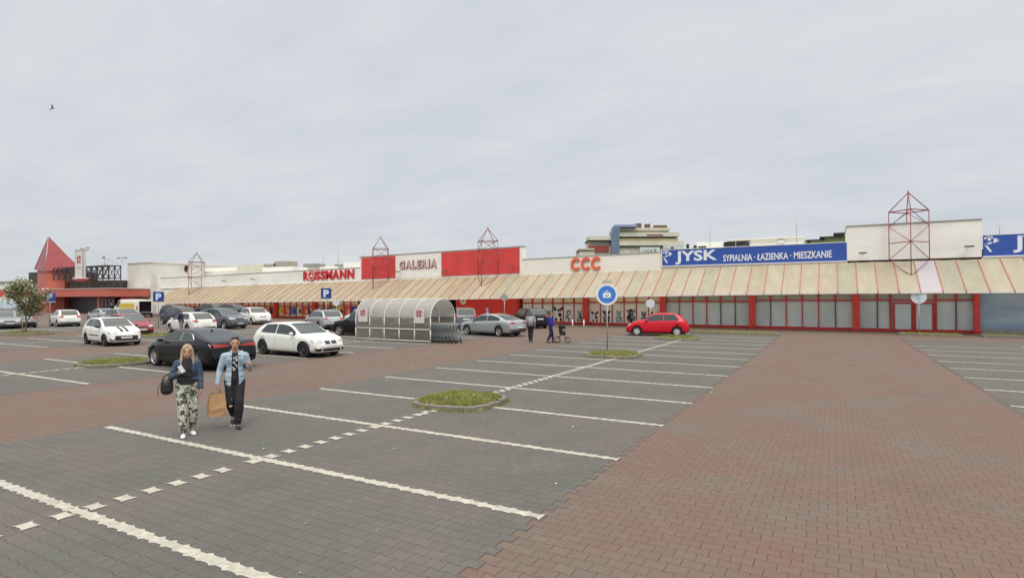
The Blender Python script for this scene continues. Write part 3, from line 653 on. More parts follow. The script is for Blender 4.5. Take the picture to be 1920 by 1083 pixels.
mb = MB(); mb.b2((8.82, YF - .12, 5.2), (22.4, YF - .01, 6.58), M_blue); wchild(mb, 'sign_board', t)
mb = MB(); mb.b2((8.80, YF - .15, 5.11), (22.4, YF - .05, 5.197), M_white); mb.b2((8.80, YF - .15, 6.582), (22.4, YF - .05, 6.63), M_white); wchild(mb, 'sign_frame', t)
mb = MB(); bird_logo(mb, 8.9, 6.0, .50, YF - .125); wchild(mb, 'goose_emblem', t)
mb = MB(); put_text(mb, 'JYSK', (10.35, YF - .14, 5.36), 3.4, 1.12, M_lav, .028, .018, 0); wchild(mb, 'lettering', t)
mb = MB(); put_text(mb, 'SYPIALNIA · ŁAZIENKA · MIESZKANIE', (14.6, YF - .14, 5.5), 7.4, .52, M_white, .018, .018, 0); wchild(mb, 'lettering', t)
# round white sign on the red wall
t = thing('round_sign', (-33.0, 48.6, 2.1), 'small round white sign high on the bright red wall', 'sign', world=True)
mb = MB(); mb.lathe([(.001, -.04), (.36, -.04), (.36, 0)], M_white, 'Y', (-33.0, 48.62, 2.12), 24, False); wchild(mb, 'sign_face', t)
mb = MB(); disc(mb, -33.0, 2.12, .12, .14, 48.57, mat('pale_pink', (.55, .35, .36), .6)); wchild(mb, 'emblem', t)
# ------------------------------------------------------------------ lattice towers
def tower(cx, zoff, where, zwall):
    t = thing('lattice_tower', (cx, 48.3, 3.9 + zoff), 'dark red steel lattice tower with pyramid top ' + where, 'lattice tower', 'lattice towers standing on the awning')
    h = 1.16; zt = 8.45 - 3.9; za = 9.75 - 3.9; rr = .032
    L_ = Vector((-h, 0, 0)); Rr = Vector((h, 0, 0)); Fv = Vector((0, -h, 0)); Bk = Vector((0, h, 0))
    zl = 1.12; zf = -.05; zbk = zwall - 3.9 + .05; zm = 2.35
    fr = MB()
    def Z(v, z): return (v.x, v.y, z)
    for v, z0 in ((L_, zl), (Rr, zl), (Fv, zf), (Bk, zbk)): fr.bar(Z(v, z0), Z(v, zt), rr, M_tower, 6)
    cor = [L_, Fv, Rr, Bk]
    for i in range(4):
        a, b = cor[i], cor[(i + 1) % 4]
        fr.bar(Z(a, zt), Z(b, zt), rr * 1.15, M_tower, 6)
        if i in (0, 1):
            fr.bar(Z(a, zm), Z(b, zm), rr, M_tower, 6)
    for s_ in (L_, Rr):
        fr.bar(Z(s_, zl + .05), Z(Fv, zm), rr * .8, M_tower, 6); fr.bar(Z(Fv, zf + .05), Z(s_, zl), rr * .8, M_tower, 6)
        fr.bar(Z(Fv, zm), Z(s_, zt - 1.05), rr * .8, M_tower, 6); fr.bar(Z(s_, zt - 1.05), Z(Fv, zt), rr * .8, M_tower, 6)
        fr.bar(Z(s_, zt - 1.0), Z(Bk, zt), rr * .7, M_tower, 6)
    child(fr, 'tower_frame', t)
    r_ = MB()
    for v in cor: r_.bar(Z(v, zt), (0, 0, za), rr, M_tower, 6)
    r_.bar((0, 0, za - .05), (0, 0, za + .12), .05, M_tower, 6)
    child(r_, 'pyramid_top', t); return t
tower(4.65, 0, 'before the tall plain cream block', 7.66)
tower(-29.85, -.40, 'before the right red panel', 7.35)
tower(-43.9, -.55, 'before the left red panel', 7.2)
tower(-77.9, -.95, 'near the far left end of the awning', 6.9)
# rooftop rods
def rod(x, y, z0, z1, where, r=.035):
    mb = MB(); mb.bar((x, y, z0), (x, y, z0 + .35), r * 2.5, M_metal, 8); mb.bar((x, y, z0 + .35), (x, y, z1), r, M_metal, 6, r * .5)
    mb.build('lightning_rod', label='thin grey lightning rod ' + where, cat='lightning rod', group='thin rods on the centre roof')
rod(-10.76, 60, 5.8, 10.9, 'rising behind the goose sign letters'); rod(-2.75, 56, 5.8, 10.5, 'rising behind the right end of the long blue sign')
rod(-61.3, 56, 4.7, 9.9, 'left of the drugstore letters'); rod(-59.5, 57, 4.7, 10.4, 'above the drugstore letters', .05); rod(-53.9, 56, 4.8, 9.7, 'just left of the red panels'); rod(-45.87, 60, 5.0, 10.8, 'above the passage letters'); rod(-95, 60, 5, 9.4, 'left of the farthest tower'); rod(10.3, 52, 5.9, 8.0, 'above the right goose head')
# floodlight / dish on the left block
t = thing('satellite_dish', (-96.5, 58, 7.0), 'dark round dish on the white roof block left of the farthest tower', 'satellite dish')
mb = MB(); mb.lathe([(.001, .25), (.35, .18), (.6, 0), (.62, .02), (.35, .24)], M_black, 'Y', (0, 0, .5), 16); child(mb, 'dish', t)
mb = MB(); mb.bar((0, .2, -1.5), (0, .2, .5), .06, M_metal); child(mb, 'mast', t)
# ------------------------------------------------------------------ food market at the far left
MK = mat('market_red', (0.50, 0.12, 0.085), .55, var=.1, vscale=.5); MKs = mat('spire_red', (0.33, 0.065, 0.065), .45, var=.12, vscale=.6, stretch=(3, 3, .3))
mkt = thing('supermarket', (-109, 52, 0), 'supermarket with orange red canopy, dark roof lattice and pointed red glass spire', 'building', world=True)
mb = MB(); mb.b2((-104.3, 52.6, 0), (-97.2, 70, 8.35), M_wallgrey); mb.b2((-104.4, 52.4, 8.352), (-97.0, 70.1, 8.45), M_trim); mb.b2((-97.2, 53.5, 0), (-88.2, 70, 6.1), M_wall2); wchild(mb, 'side_wall', mkt)
mb = MB(); mb.b2((-130, 50.6, 2.7), (-104.3, 66, 5.5), mat('dark_brown', (.06, .045, .035), .7, var=.3, vscale=1)); mb.b2((-130, 50.9, 0), (-104.3, 65.8, 2.7), mat('slate', (.05, .055, .065), .4, var=.1)); mb.b2((-142, 53, 0), (-130.01, 60, 7.7), mat('dark_brown', (.06, .045, .035), .7)); wchild(mb, 'hall', mkt)
mb = MB(); mb.b2((-121, 46.8, 2.75), (-97.3, 52.4, 4.0), MK); mb.b2((-121.1, 46.7, 4.002), (-97.2, 52.4, 4.08), M_trim); wchild(mb, 'canopy', mkt)
mb = MB(); mb.b2((-102.6, 47.3, 0), (-102.3, 47.6, 2.75), MK); wchild(mb, 'pillar', mkt)
mb = MB(); mb.b2((-101.8, 50.3, 0), (-98.5, 50.6, 2.7), M_redw); wchild(mb, 'red_wall', mkt)
mb = MB()
for i in range(5): mb.b2((-108.6 + i * 1.15, 50.4, 0), (-108.5 + i * 1.15, 50.55, 2.3), M_redframe)
mb.b2((-108.6, 50.4, 2.3), (-103.9, 50.55, 2.4), M_redframe); mb.b2((-108.5, 50.5, .1), (-104, 50.58, 2.3), mat('entry_glass', (.12, .14, .15), .15)); wchild(mb, 'entrance', mkt)
ML = mat('lattice_dark', (0.05, 0.035, 0.04), .6)
mb = MB(); x0, x1, z0_, z1_ = -119.6, -101.2, 5.75, 7.75
for yy in (48.2, 50.0):
    mb.bar((x0, yy, z1_), (x1, yy, z1_), .10, ML, 4); mb.bar((x0, yy, z0_), (x1, yy, z0_), .10, ML, 4)
    n = 10
    for i in range(n + 1):
        xx = x0 + (x1 - x0) * i / n; mb.bar((xx, yy, z0_), (xx, yy, z1_), .09, ML, 4)
        if i < n:
            xn = x0 + (x1 - x0) * (i + 1) / n; mb.bar((xx, yy, z0_), (xn, yy, z1_), .06, ML, 4); mb.bar((xn, yy, z0_), (xx, yy, z1_), .06, ML, 4)
for i in range(11):
    xx = x0 + (x1 - x0) * i / 10; mb.bar((xx, 48.2, z1_), (xx, 50.0, z1_), .06, ML, 4); mb.bar((xx, 48.2, z0_), (xx, 50.0, z0_), .06, ML, 4); mb.bar((xx, 50.0, 4.1), (xx, 50.0, z0_), .08, ML, 4)
wchild(mb, 'roof_lattice', mkt)
# spire: a steep three-sided glass pyramid on a red shaft
ap = (-124.3, 49.3, 13.75)
mb = MB(); q = [(-121.6, 47.7, 7.2), (-116.2, 50.6, 8.0), (-124, 54, 8.0), (-130.3, 49.5, 7.9)]
mb.add([ap] + q, [(0, 1, 2), (0, 2, 3), (0, 3, 4), (0, 4, 1)], MKs); mb.add([ap] + [(p[0], p[1], p[2] - .02) for p in q], [(4, 3, 2, 1)], MKs)
so = wchild(mb, 'spire', mkt)
mb = MB()
for p in q: mb.bar(ap, p, .07, M_metal, 6)
wchild(mb, 'ridge_trim', so)
mb = MB(); q2 = [(-121.4, 47.9), (-119.9, 50.0), (-121, 54), (-129.6, 49.7)]; mb.add([(p[0], p[1], 0) for p in q2] + [(q2[0][0], q2[0][1], 7.18), (q2[1][0], q2[1][1], 7.4), (q2[2][0], q2[2][1], 7.9), (q2[3][0], q2[3][1], 7.86)], [(0, 1, 5, 4), (1, 2, 6, 5), (2, 3, 7, 6), (3, 0, 4, 7)], MK); wchild(mb, 'shaft', mkt)
# pylon sign with the K mark
def k_mark(mb, x, z, s, y, m, axis='x'):
    # square frame cut by a K-like mark, drawn with flat polygons in the x-z plane
    def Pp(L_): mb.poly([(x + a * s, y, z + b * s) for a, b in L_], m)
    Pp([(0, 0), (.32, 0), (.32, 1.0), (0, 1.0)]); Pp([(.44, .56), (1.0, .56), (1.0, 1.0), (.44, 1.0)]); Pp([(.44, .44), (.44, 0), (.62, 0), (1.0, .44)]); Pp([(.74, 0), (1.0, 0), (1.0, .3)])
t = thing('pylon_sign', (-109, 47.9, 5.9), 'tall white box sign with a red square K mark above the red canopy', 'sign')
mb = MB(); mb.box((0, -.2, 2.25), (2.5, .5, 4.5), mat('sign_white', (.66, .62, .60), .5)); child(mb, 'sign_box', t)
mb = MB(); mb.box((0, 0, 4.56), (2.6, 1.0, .1), M_metal); mb.box((0, 0, -.1), (3.1, 1.3, .18), M_trim); mb.box((0, .0, -.35), (2.6, 1.0, .3), M_redframe)
for sx in (-1, 1): mb.box((sx * 1.27, -.42, 2.25), (.07, .1, 4.5), M_metal)
child(mb, 'sign_frame', t)
mb = MB(); k_mark(mb, -.62, 2.35, 1.25, -.46, mat('mark_red', (.45, .04, .06), .5)); mb.b2((-.75, -.465, 1.55), (.75, -.452, 1.75), mat('mark_grey', (.4, .38, .36), .6)); child(mb, 'emblem', t)
# floodlight arms over the canopy
for x, z0, z1, wh in ((-113.9, 8, 11.2, 'beside the spire'), (-101.8, 8.3, 9.1, 'over the grey corner wall')):
    mb = MB(); mb.bar((x, 50.5, z0), (x, 50.5, z1), .04, M_metal); mb.bar((x - 1.1, 50.5, z1), (x + 1.1, 50.5, z1), .05, M_metal); mb.box((x - 1.1, 50.5, z1), (.5, .3, .12), M_black); mb.box((x + 1.0, 50.5, z1), (.5, .3, .12), M_black)
    mb.build('floodlight_mast', label='two armed floodlight mast ' + wh, cat='floodlight', group='floodlight masts on the supermarket roof')
mb = MB(); mb.bar((-107.2, 50.5, 7.8), (-107.2, 50.5, 9.3), .05, M_metal); mb.bar((-107.2, 50.3, 9.3), (-101.6, 50.3, 7.8), .05, M_metal); mb.ell((-107.2, 50.3, 9.35), (.2, .2, .15), M_black, 8, 6); mb.build('roof_stay', label='slanting steel stay with dark knob right of the white box sign', cat='stay')
# far buildings beyond
t = thing('far_hall', (-175, 66, 0), 'low white hall with a red stripe seen through the tree', 'building', world=True)
mb = MB(); mb.b2((-200, 62, 0), (-150, 80, 6.4), M_wall2); mb.b2((-200, 61.9, 2.9), (-150, 61.99, 4.6), M_redp); mb.b2((-200, 61.8, 0), (-150, 61.98, 1.9), M_glassgrey); wchild(mb, 'wall', t)
mb = MB(); mb.b2((-200.3, 61.6, 6.402), (-149.7, 80.2, 6.7), M_metal); wchild(mb, 'roof', t)
# ------------------------------------------------------------------ block of flats behind
apt = thing('apartment_block', (-47, 175, 0), 'stepped block of flats with dark ledges and a blue curved stair tower', 'building', world=True)
MA = mat('flat_cream', (.58, .57, .46), .8, var=.15, vscale=.15); MA2 = mat('flat_ochre', (.45, .38, .22), .8, var=.2, vscale=.15); MAd = mat('flat_shadow_and_pipe', (.05, .045, .03), .9)
u = Vector((0.872, 0.489, 0)); vv = Vector((-.489, .872, 0)); B0 = Vector((-57.2, 163.2, 0))
RA = Matrix.Rotation(math.atan2(u.y, u.x), 3, 'Z')
def abx(mb, a0, a1, d0, d1, z0, z1, m):
    c = B0 + u * ((a0 + a1) / 2) + vv * ((d0 + d1) / 2); mb.box((c.x, c.y, (z0 + z1) / 2), (a1 - a0, d1 - d0, z1 - z0), m, M=RA)
mb = MB(); abx(mb, 1, 21.0, 1.6, 12, 0, 17.5, MA); abx(mb, 1, 20.2, 2.0, 12, 17.5, 20.2, MA2); abx(mb, 1, 17.6, 2.6, 12, 20.2, 23.4, MA); abx(mb, -7.2, .2, 2, 12, 0, 18.0, MA); abx(mb, -6.6, .2, 2.8, 12, 18.0, 20.2, MA); abx(mb, -9.6, -5.2, 1.5, 12, 0, 17.2, MA); wchild(mb, 'walls', apt)
mb = MB()
for a0, a1, d0, z0, z1 in ((1.2, 21.6, .6, 17.9, 19.2), (1.2, 20.4, 1.4, 20.7, 21.9), (1.2, 17.8, 1.8, 22.6, 23.2), (-6.8, .2, .9, 19.6, 20.8)): abx(mb, a0, a1, d0, d0 + 8, z0, z1, MA)
wchild(mb, 'balcony_band', apt)
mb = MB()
for a0, a1, d0, z0, z1 in ((1.2, 21.3, .9, 17.65, 17.89), (1.2, 20.0, 1.6, 20.45, 20.69), (-7.2, .2, 1.1, 19.35, 19.59), (-9.8, -5.3, 1.3, 16.4, 16.7)): abx(mb, a0, a1, d0, d0 + 8, z0, z1, MAd)  # strips in shadow colour, shade painted below the balcony bands
abx(mb, 3.8, 5.2, 1.5, 1.7, 14.2, 17.0, M_wallgrey); wchild(mb, 'recess_shade', apt)
mb = MB(); abx(mb, -7.0, -.8, 1.7, 1.95, 15.9, 18.0, mat('brick_red', (.26, .06, .035), .8, var=.15)); wchild(mb, 'brick_panel', apt); mb = MB(); abx(mb, 10.5, 15.5, 1.32, 1.39, 20.9, 21.3, mat('brick_red', (.26, .06, .035), .8)); wchild(mb, 'brick_panel', apt)
mb = MB(); 
for k in range(9):
    a = math.pi * (.5 + .5 * k / 8); a2 = math.pi * (.5 + .5 * (k + 1) / 8)
abx(mb, -.3, 2.1, .2, 3, 0, 22.0, mat('stair_blue', (.13, .18, .26), .4, var=.2)); abx(mb, .1, 2.3, .15, 3, 22.0, 23.4, mat('stair_blue', (.13, .18, .26), .4)); abx(mb, .7, 7.5, .1, 3, 23.4, 24.1, mat('stair_top', (.22, .27, .42), .4)); wchild(mb, 'stair_tower', apt)
for a0, a1, z1 in ((8.0, 9.6, 25.0), (10.9, 12.3, 24.8), (13.6, 17.4, 24.4)):
    mb = MB(); abx(mb, a0, a1, 4, 6, 23.4, z1, mat('chimney_brown', (.16, .085, .06), .9)); wchild(mb, 'chimney', apt)
# green shop boards on the flats
MG1 = mat('board_mint', (.56, .62, .56), .6); MG2 = mat('board_green', (.05, .16, .11), .6)
def board(a0, a1, z0, z1, lab, seed):
    c = B0 + u * ((a0 + a1) / 2) + vv * .3
    t = thing('shop_board', (c.x, c.y, 0), lab, 'sign', 'green lettered boards on the flats', rz=math.atan2(u.y, u.x)); hw = (a1 - a0) / 2
    mb = MB(); mb.b2((-hw, 0, z0), (hw, .15, z1), MG1); child(mb, 'sign_board', t)
    rn = random.Random(seed); mb = MB(); xx = -hw + .5
    while xx < hw - .8:
        w_ = rn.uniform(.35, .7); h_ = (z1 - z0) * rn.uniform(.35, .6); zz = z0 + .35
        mm = MG2 if rn.random() < .7 else M_black
        k = rn.randint(0, 2)
        if k == 0: disc(mb, xx + w_ / 2, zz + h_ / 2, w_ / 2, h_ / 2, -.02, mm, 10); disc(mb, xx + w_ / 2, zz + h_ / 2, w_ / 4, h_ / 4, -.03, MG1, 8)
        elif k == 1: mb.poly([(xx, -.02, zz), (xx + .18, -.02, zz), (xx + w_, -.02, zz + h_), (xx + w_ - .2, -.02, zz + h_)], mm)
        else: mb.b2((xx, -.03, zz), (xx + w_ * .4, -.01, zz + h_), mm)
        xx += w_ + .12
    child(mb, 'lettering', t)
board(8.2, 14.2, 15.3, 17.4, 'left green lettered board on the block of flats', 3); board(15.2, 21.3, 15.8, 17.8, 'right green lettered board on the block of flats', 5)
mb = MB(); c = B0 + u * 22.2; mb.box((c.x, c.y + 1, 16.6), (.7, .7, 3.4), MAd, M=RA); mb.build('chimney_pipe', label='dark upright pipe at the right end of the flats', cat='pipe')
# hillside roof with greenery to the right of the penthouse
t = thing('green_roof_house', (-.6, 78, 0), 'dark stepped roof with green planting left of the tall cream block', 'building', world=True)
MGr = mat('roof_green', (.10, .13, .06), .9, var=.4, vscale=.8, bump=.6, bscale=4)
mb = MB(); mb.b2((-2.7, 75, 0), (3.2, 82, 8.6), MGr); wchild(mb, 'planted_wall', t)
mb = MB(); mb.b2((-3.3, 74.8, 9.0), (-.9, 82, 9.12), M_black); mb.b2((-1.3, 74.7, 9.25), (.9, 82, 9.4), M_black); mb.b2((.1, 74.6, 9.5), (3.4, 82, 9.75), M_black); mb.b2((-2.2, 74.9, 8.6), (3.1, 81.8, 9.0), MGr); mb.b2((-.8, 74.9, 9.0), (3.1, 81.8, 9.25), MGr); mb.b2((.3, 74.9, 9.25), (3.1, 81.8, 9.5), MGr); wchild(mb, 'roof', t)
#PART2#
# ------------------------------------------------------------------ cars
M_glass = mat('car_glass', (0.025, 0.035, 0.035), 0.06, spec=0.8)
M_tyre = mat('tyre', (0.018, 0.018, 0.018), 0.85)
M_arch = mat('arch_black', (0.008, 0.008, 0.008), 0.9)
M_alloy = mat('alloy', (0.50, 0.50, 0.51), 0.3, metal=0.7)
M_dalloy = mat('dark_alloy', (0.06, 0.06, 0.065), 0.35, metal=0.6)
M_plast = mat('black_plastic', (0.025, 0.025, 0.026), 0.6)
M_chrome = mat('chrome', (0.75, 0.75, 0.75), 0.12, metal=1.0)
M_hl = mat('headlamp', (0.42, 0.44, 0.45), 0.12, metal=0.35)
M_tl = mat('tail_lamp', (0.38, 0.01, 0.012), 0.15, coat=0.6)
M_plate = mat('plate_white', (0.62, 0.62, 0.60), 0.5)
PROF = {
 'hatch': dict(top=[(0, .50), (.012, .66), (.03, .86), (.06, 1.00), (.13, 1.24), (.19, 1.37), (.28, 1.42), (.42, 1.44), (.52, 1.42), (.60, 1.33), (.74, 1.00), (.80, .94), (.90, .84), (.96, .72), (.99, .58), (1, .48)],
      belt=[(0, .48), (.02, .70), (.06, .88), (.16, .96), (.35, .94), (.60, .90), (.76, .87), (.88, .79), (.96, .66), (1, .46)], ws=(.755, .555), rw=(.055, .20), sw=[(.17, .395), (.41, .70)], H=1.44),
 'coupe': dict(top=[(0, .52), (.012, .75), (.03, .97), (.06, 1.03), (.12, 1.07), (.24, 1.20), (.34, 1.32), (.45, 1.385), (.53, 1.385), (.61, 1.31), (.73, 1.00), (.80, .93), (.90, .83), (.96, .72), (.99, .60), (1, .48)],
      belt=[(0, .50), (.02, .80), (.06, .96), (.2, 1.00), (.4, .96), (.62, .91), (.76, .87), (.88, .80), (.96, .67), (1, .46)], ws=(.745, .565), rw=(.13, .33), sw=[(.245, .42), (.435, .70)], H=1.41),
 'sedan': dict(top=[(0, .52), (.012, .75), (.025, .97), (.06, 1.03), (.11, 1.06), (.22, 1.24), (.32, 1.37), (.44, 1.43), (.54, 1.41), (.62, 1.30), (.735, 1.00), (.80, .94), (.90, .85), (.96, .74), (.99, .60), (1, .48)],
      belt=[(0, .50), (.02, .80), (.06, .94), (.2, .98), (.4, .95), (.62, .91), (.76, .88), (.88, .80), (.96, .67), (1, .46)], ws=(.75, .575), rw=(.10, .30), sw=[(.205, .43), (.445, .705)], H=1.43),
 'suv': dict(top=[(0, .55), (.01, .78), (.025, 1.02), (.05, 1.15), (.10, 1.40), (.15, 1.58), (.24, 1.64), (.42, 1.67), (.53, 1.64), (.61, 1.52), (.72, 1.18), (.79, 1.11), (.90, 1.02), (.965, .88), (.99, .70), (1, .55)],
      belt=[(0, .52), (.02, .85), (.06, 1.02), (.16, 1.10), (.35, 1.07), (.60, 1.04), (.76, 1.02), (.88, .95), (.965, .80), (1, .52)], ws=(.735, .56), rw=(.045, .155), sw=[(.09, .22), (.235, .45), (.465, .69)], H=1.67),
 'van': dict(top=[(0, .6), (.004, 1.2), (.01, 2.1), (.03, 2.28), (.3, 2.34), (.68, 2.32), (.76, 2.15), (.88, 1.28), (.95, 1.12), (.985, .9), (1, .6)],
      belt=[(0, .58), (.004, 1.1), (.02, 1.25), (.5, 1.25), (.85, 1.2), (.95, 1.0), (1, .56)], ws=(.885, .765), rw=None, sw=[(.66, .83)], H=2.34),
}
BODY_CACHE = {}
def car(name, loc, heading, Lg, Wd, prof, paint, label, wb=None, wr=.32, cat='car', rim='light', Hs=1.0, extras=(), plate=True, trim=None, spokes=5, group=None, clear=.19):
    P = PROF[prof]; wb = wb or Lg * .6; t = thing(name, (loc[0], loc[1], 0), label, cat, group, rz=R_(heading))
    xf = Lg * (.5 if prof != 'van' else .5) - (Lg - wb) * .47; xr = xf - wb
    def topz(s): return sinterp(P['top'], s) * Hs
    def beltz(s): return min(sinterp(P['belt'], s) * Hs, topz(s) - .012)
    def hw(s): return Wd / 2 * sinterp([(0, .78), (.012, .86), (.05, .945), (.14, .985), (.3, 1), (.72, 1), (.86, .97), (.94, .90), (.98, .80), (1, .68)], s)
    def bot(s): return sinterp([(0, .36), (.03, clear + .08), (.1, clear + .02), (.5, clear), (.9, clear), (.97, clear + .01), (1, clear + .05)], s)
    def roofw(s):
        h = topz(s) - beltz(s); c = max(0, min(1, h / (P['H'] * Hs - .92 * Hs + .001))); return hw(s) * (.945 - (.20 if prof != 'van' else .08) * c)
    def sect(s):
        w, b, zt, zbt = hw(s), bot(s), topz(s), beltz(s); h = zt - zbt; rw = roofw(s)
        mid = b + (zbt - b) * .48
        return [(0, b), (.74 * w, b), (.93 * w, b + .03), (.98 * w, b + .12), (.995 * w, mid - .10), (1.0 * w, mid + .06), (.995 * w, zbt - .12), (.985 * w, zbt - .05), (.955 * w, zbt), ((.955 * w + rw) / 2, zbt + .44 * h), (rw, zbt + .88 * h), (rw * .94, zbt + .955 * h), (rw * .62, zt - .003), (rw * .3, zt), (0, zt)]
    ss = sorted(set([0, .006, .012, .02, .03, .045, .06, .08, .10, .13] + [.13 + .026 * i for i in range(1, 24)] + [.75, .77, .80, .83, .86, .89, .92, .94, .955, .97, .98, .99, .996, 1]))
    mb = MB(); rows = []
    for s in ss:
        half = sect(s); x = (s - .5) * Lg
        ring = [(x, y, z) for y, z in half] + [(x, -y, z) for y, z in reversed(half[1:-1])]
        rows.append(ring + ring[:1])
    nR = len(rows[0]) - 1
    V = [p for r in rows for p in r[:-1]]; F = []
    for i in range(len(rows) - 1):
        for j in range(nR):
            k = (j + 1) % nR; F.append((i * nR + j, (i + 1) * nR + j, (i + 1) * nR + k, i * nR + k))
    F.append(tuple(range(nR))); F.append(tuple((len(rows) - 1) * nR + j for j in reversed(range(nR))))
    mb.add(V, F, paint, True)
    body = child(mb, 'body', t)
    bm = bmesh.new(); bm.from_mesh(body.data); bmesh.ops.recalc_face_normals(bm, faces=bm.faces); bm.to_mesh(body.data); bm.free()
    bvh = BVHTree.FromPolygons([v.co.copy() for v in body.data.vertices], [tuple(p.vertices) for p in body.data.polygons])
    # wheel arches cut out of the body
    cut = MB()
    for xw in (xf, xr):
        for sg in (-1, 1):
            y0, y1 = sg * (Wd / 2 - .30), sg * (Wd / 2 + .2); n = 24; PV = []
            for k in range(n):
                a = 2 * math.pi * k / n; r = wr + .045; PV += [(xw + r * math.cos(a), y0, wr + r * math.sin(a) * 1.0), (xw + r * math.cos(a), y1, wr + r * math.sin(a))]
            FF = [(2 * k, 2 * ((k + 1) % n), 2 * ((k + 1) % n) + 1, 2 * k + 1) for k in range(n)] + [tuple(2 * k for k in reversed(range(n))), tuple(2 * k + 1 for k in range(n))]
            if sg < 0: FF = [tuple(reversed(f)) for f in FF]
            cut.add(PV, FF, M_arch)
    co = cut.build('cut', None); bmc = bmesh.new(); bmc.from_mesh(co.data); bmesh.ops.recalc_face_normals(bmc, faces=bmc.faces); bmc.to_mesh(co.data); bmc.free()
    co.location = t.location; co.rotation_euler = t.rotation_euler
    md = body.modifiers.new('b', 'BOOLEAN'); md.operation = 'DIFFERENCE'; md.object = co; md.solver = 'EXACT'; md.material_mode = 'TRANSFER'
    dg = bpy.context.evaluated_depsgraph_get(); dg.update(); me = bpy.data.meshes.new_from_object(body.evaluated_get(dg))
    body.modifiers.clear(); body.data = me; me.name = 'body'; bpy.data.objects.remove(co)
    def ray(o, d):
        h = bvh.ray_cast(Vector(o), Vector(d).normalized()); return h
    def patch(fn, n, m_, mtl, nm, off=.006, two=False, parent=None):
        """fn(u, v) -> (origin, direction)"""
        rows_ = []
        for i in range(n + 1):
            r_ = []
            for j in range(m_ + 1):
                o, d = fn(i / n, j / m_); h = ray(o, d)
                if h[0] is None: return None
                nn = h[1] if h[1].dot(Vector(d)) < 0 else -h[1]
                r_.append(tuple(h[0] + nn * off))
            rows_.append(r_)
        q = MB(); q.grid(rows_, mtl, True); return child(q, nm, parent or t)
    X = lambda s: (s - .5) * Lg
    # side windows
    for sg in (-1, 1):
        for (a, b) in P['sw']:
            q = MB(); rows_ = []; nn_ = 12
            for i in range(nn_ + 1):
                s = a + (b - a) * i / nn_; r_ = []
                z0, z1 = beltz(s) + .035, beltz(s) + (topz(s) - beltz(s)) * .84
                if prof in ('coupe', 'hatch') and (a, b) == P['sw'][0]: z1 = z0 + (z1 - z0) * min(1, .25 + 3.2 * (i / nn_))
                z1 = max(z1, z0 + .005)
                for j in range(5):
                    z = z0 + (z1 - z0) * j / 4; h = topz(s) - beltz(s); k = (z - beltz(s)) / (.88 * h); y = (.955 * hw(s)) * (1 - k) + roofw(s) * k
                    r_.append((X(s), sg * (y + .009), z))
                rows_.append(r_)
            q.grid(rows_, M_glass, True); wo = child(q, 'side_window', t)
            if trim:
                q = MB(); loop = [r[0] for r in rows_] + rows_[-1][1:] + [r[-1] for r in reversed(rows_)][1:] + list(reversed(rows_[0]))[1:]
                q.tube([tuple(p) for p in loop], .016, trim, 4); child(q, 'window_trim', wo)
    # windscreen and rear window: rays dropped from above
    a, b = P['ws']
    patch(lambda u_, v_: ((X(a + (b - a) * u_), (v_ * 2 - 1) * roofw(a + (b - a) * (.25 + .75 * u_)) * .90, 3), (0, 0, -1)), 8, 8, M_glass, 'windscreen')
    if P['rw']:
        a2, b2 = P['rw']
        patch(lambda u_, v_: ((X(a2 + (b2 - a2) * u_), (v_ * 2 - 1) * roofw(a2 + (b2 - a2) * (.25 + .75 * u_)) * .84, 3), (0, 0, -1)), 8, 8, M_glass, 'rear_window')
    Hh = Hs
    fz = {'hatch': .62, 'coupe': .61, 'sedan': .62, 'suv': .80, 'van': .85}[prof] * Hh
    def front(y0, y1, z0, z1, mtl, nm, z0b=None, z1b=None, off=.008):
        return patch(lambda u_, v_: ((4, y0 + (y1 - y0) * u_, (z0 + ((z0b if z0b is not None else z0) - z0) * u_) * (1 - v_) + (z1 + ((z1b if z1b is not None else z1) - z1) * u_) * v_), (-1, 0, 0)), 6, 3, mtl, nm, off)
    def rear(y0, y1, z0, z1, mtl, nm, z0b=None, z1b=None, off=.008):
        return patch(lambda u_, v_: ((-4, y0 + (y1 - y0) * u_, (z0 + ((z0b if z0b is not None else z0) - z0) * u_) * (1 - v_) + (z1 + ((z1b if z1b is not None else z1) - z1) * u_) * v_), (1, 0, 0)), 6, 3, mtl, nm, off)
    w2 = Wd / 2
    for sg in (-1, 1):
        front(sg * .46 * w2, sg * .90 * w2, fz - .005, fz + .085, M_hl, 'headlight', fz + .01, fz + .13)
        if prof == 'coupe':
            rear(sg * .22 * w2, sg * .92 * w2, .835, .875, M_tl, 'tail_light', .80, .94)
        elif prof == 'van': rear(sg * .78 * w2, sg * .90 * w2, .9, 1.4, M_tl, 'tail_light')
        elif prof == 'suv': rear(sg * .55 * w2, sg * .90 * w2, .92 * Hh, 1.06 * Hh, M_tl, 'tail_light')
        elif prof == 'sedan': rear(sg * .42 * w2, sg * .90 * w2, .82, .93, M_tl, 'tail_light', .82, .95)
        else: rear(sg * .56 * w2, sg * .90 * w2, .78 * Hh, .95 * Hh, M_tl, 'tail_light')
    lowg = extras and 'dark_nose' in extras
    if lowg: front(-.62 * w2, .62 * w2, .30, .55, M_plast, 'grille')
    else:
        if 'twin_grille' in extras:
            for sg in (-1, 1): front(sg * .04 * w2, sg * .34 * w2, fz - .06, fz + .07, M_black, 'grille')
        else: front(-.36 * w2, .36 * w2, fz - .05, fz + .04, M_black, 'grille')
        front(-.50 * w2, .50 * w2, .27, .38, M_black, 'air_intake')
        for sg in (-1, 1): front(sg * .60 * w2, sg * .82 * w2, .29, .39, M_black, 'air_intake')
    if plate:
        front(-.26, .26, .40, .50, M_plate, 'number_plate', off=.02); rear(-.26, .26, .56 * Hh if prof != 'suv' else .72, .66 * Hh if prof != 'suv' else .82, M_plate, 'number_plate', off=.02)
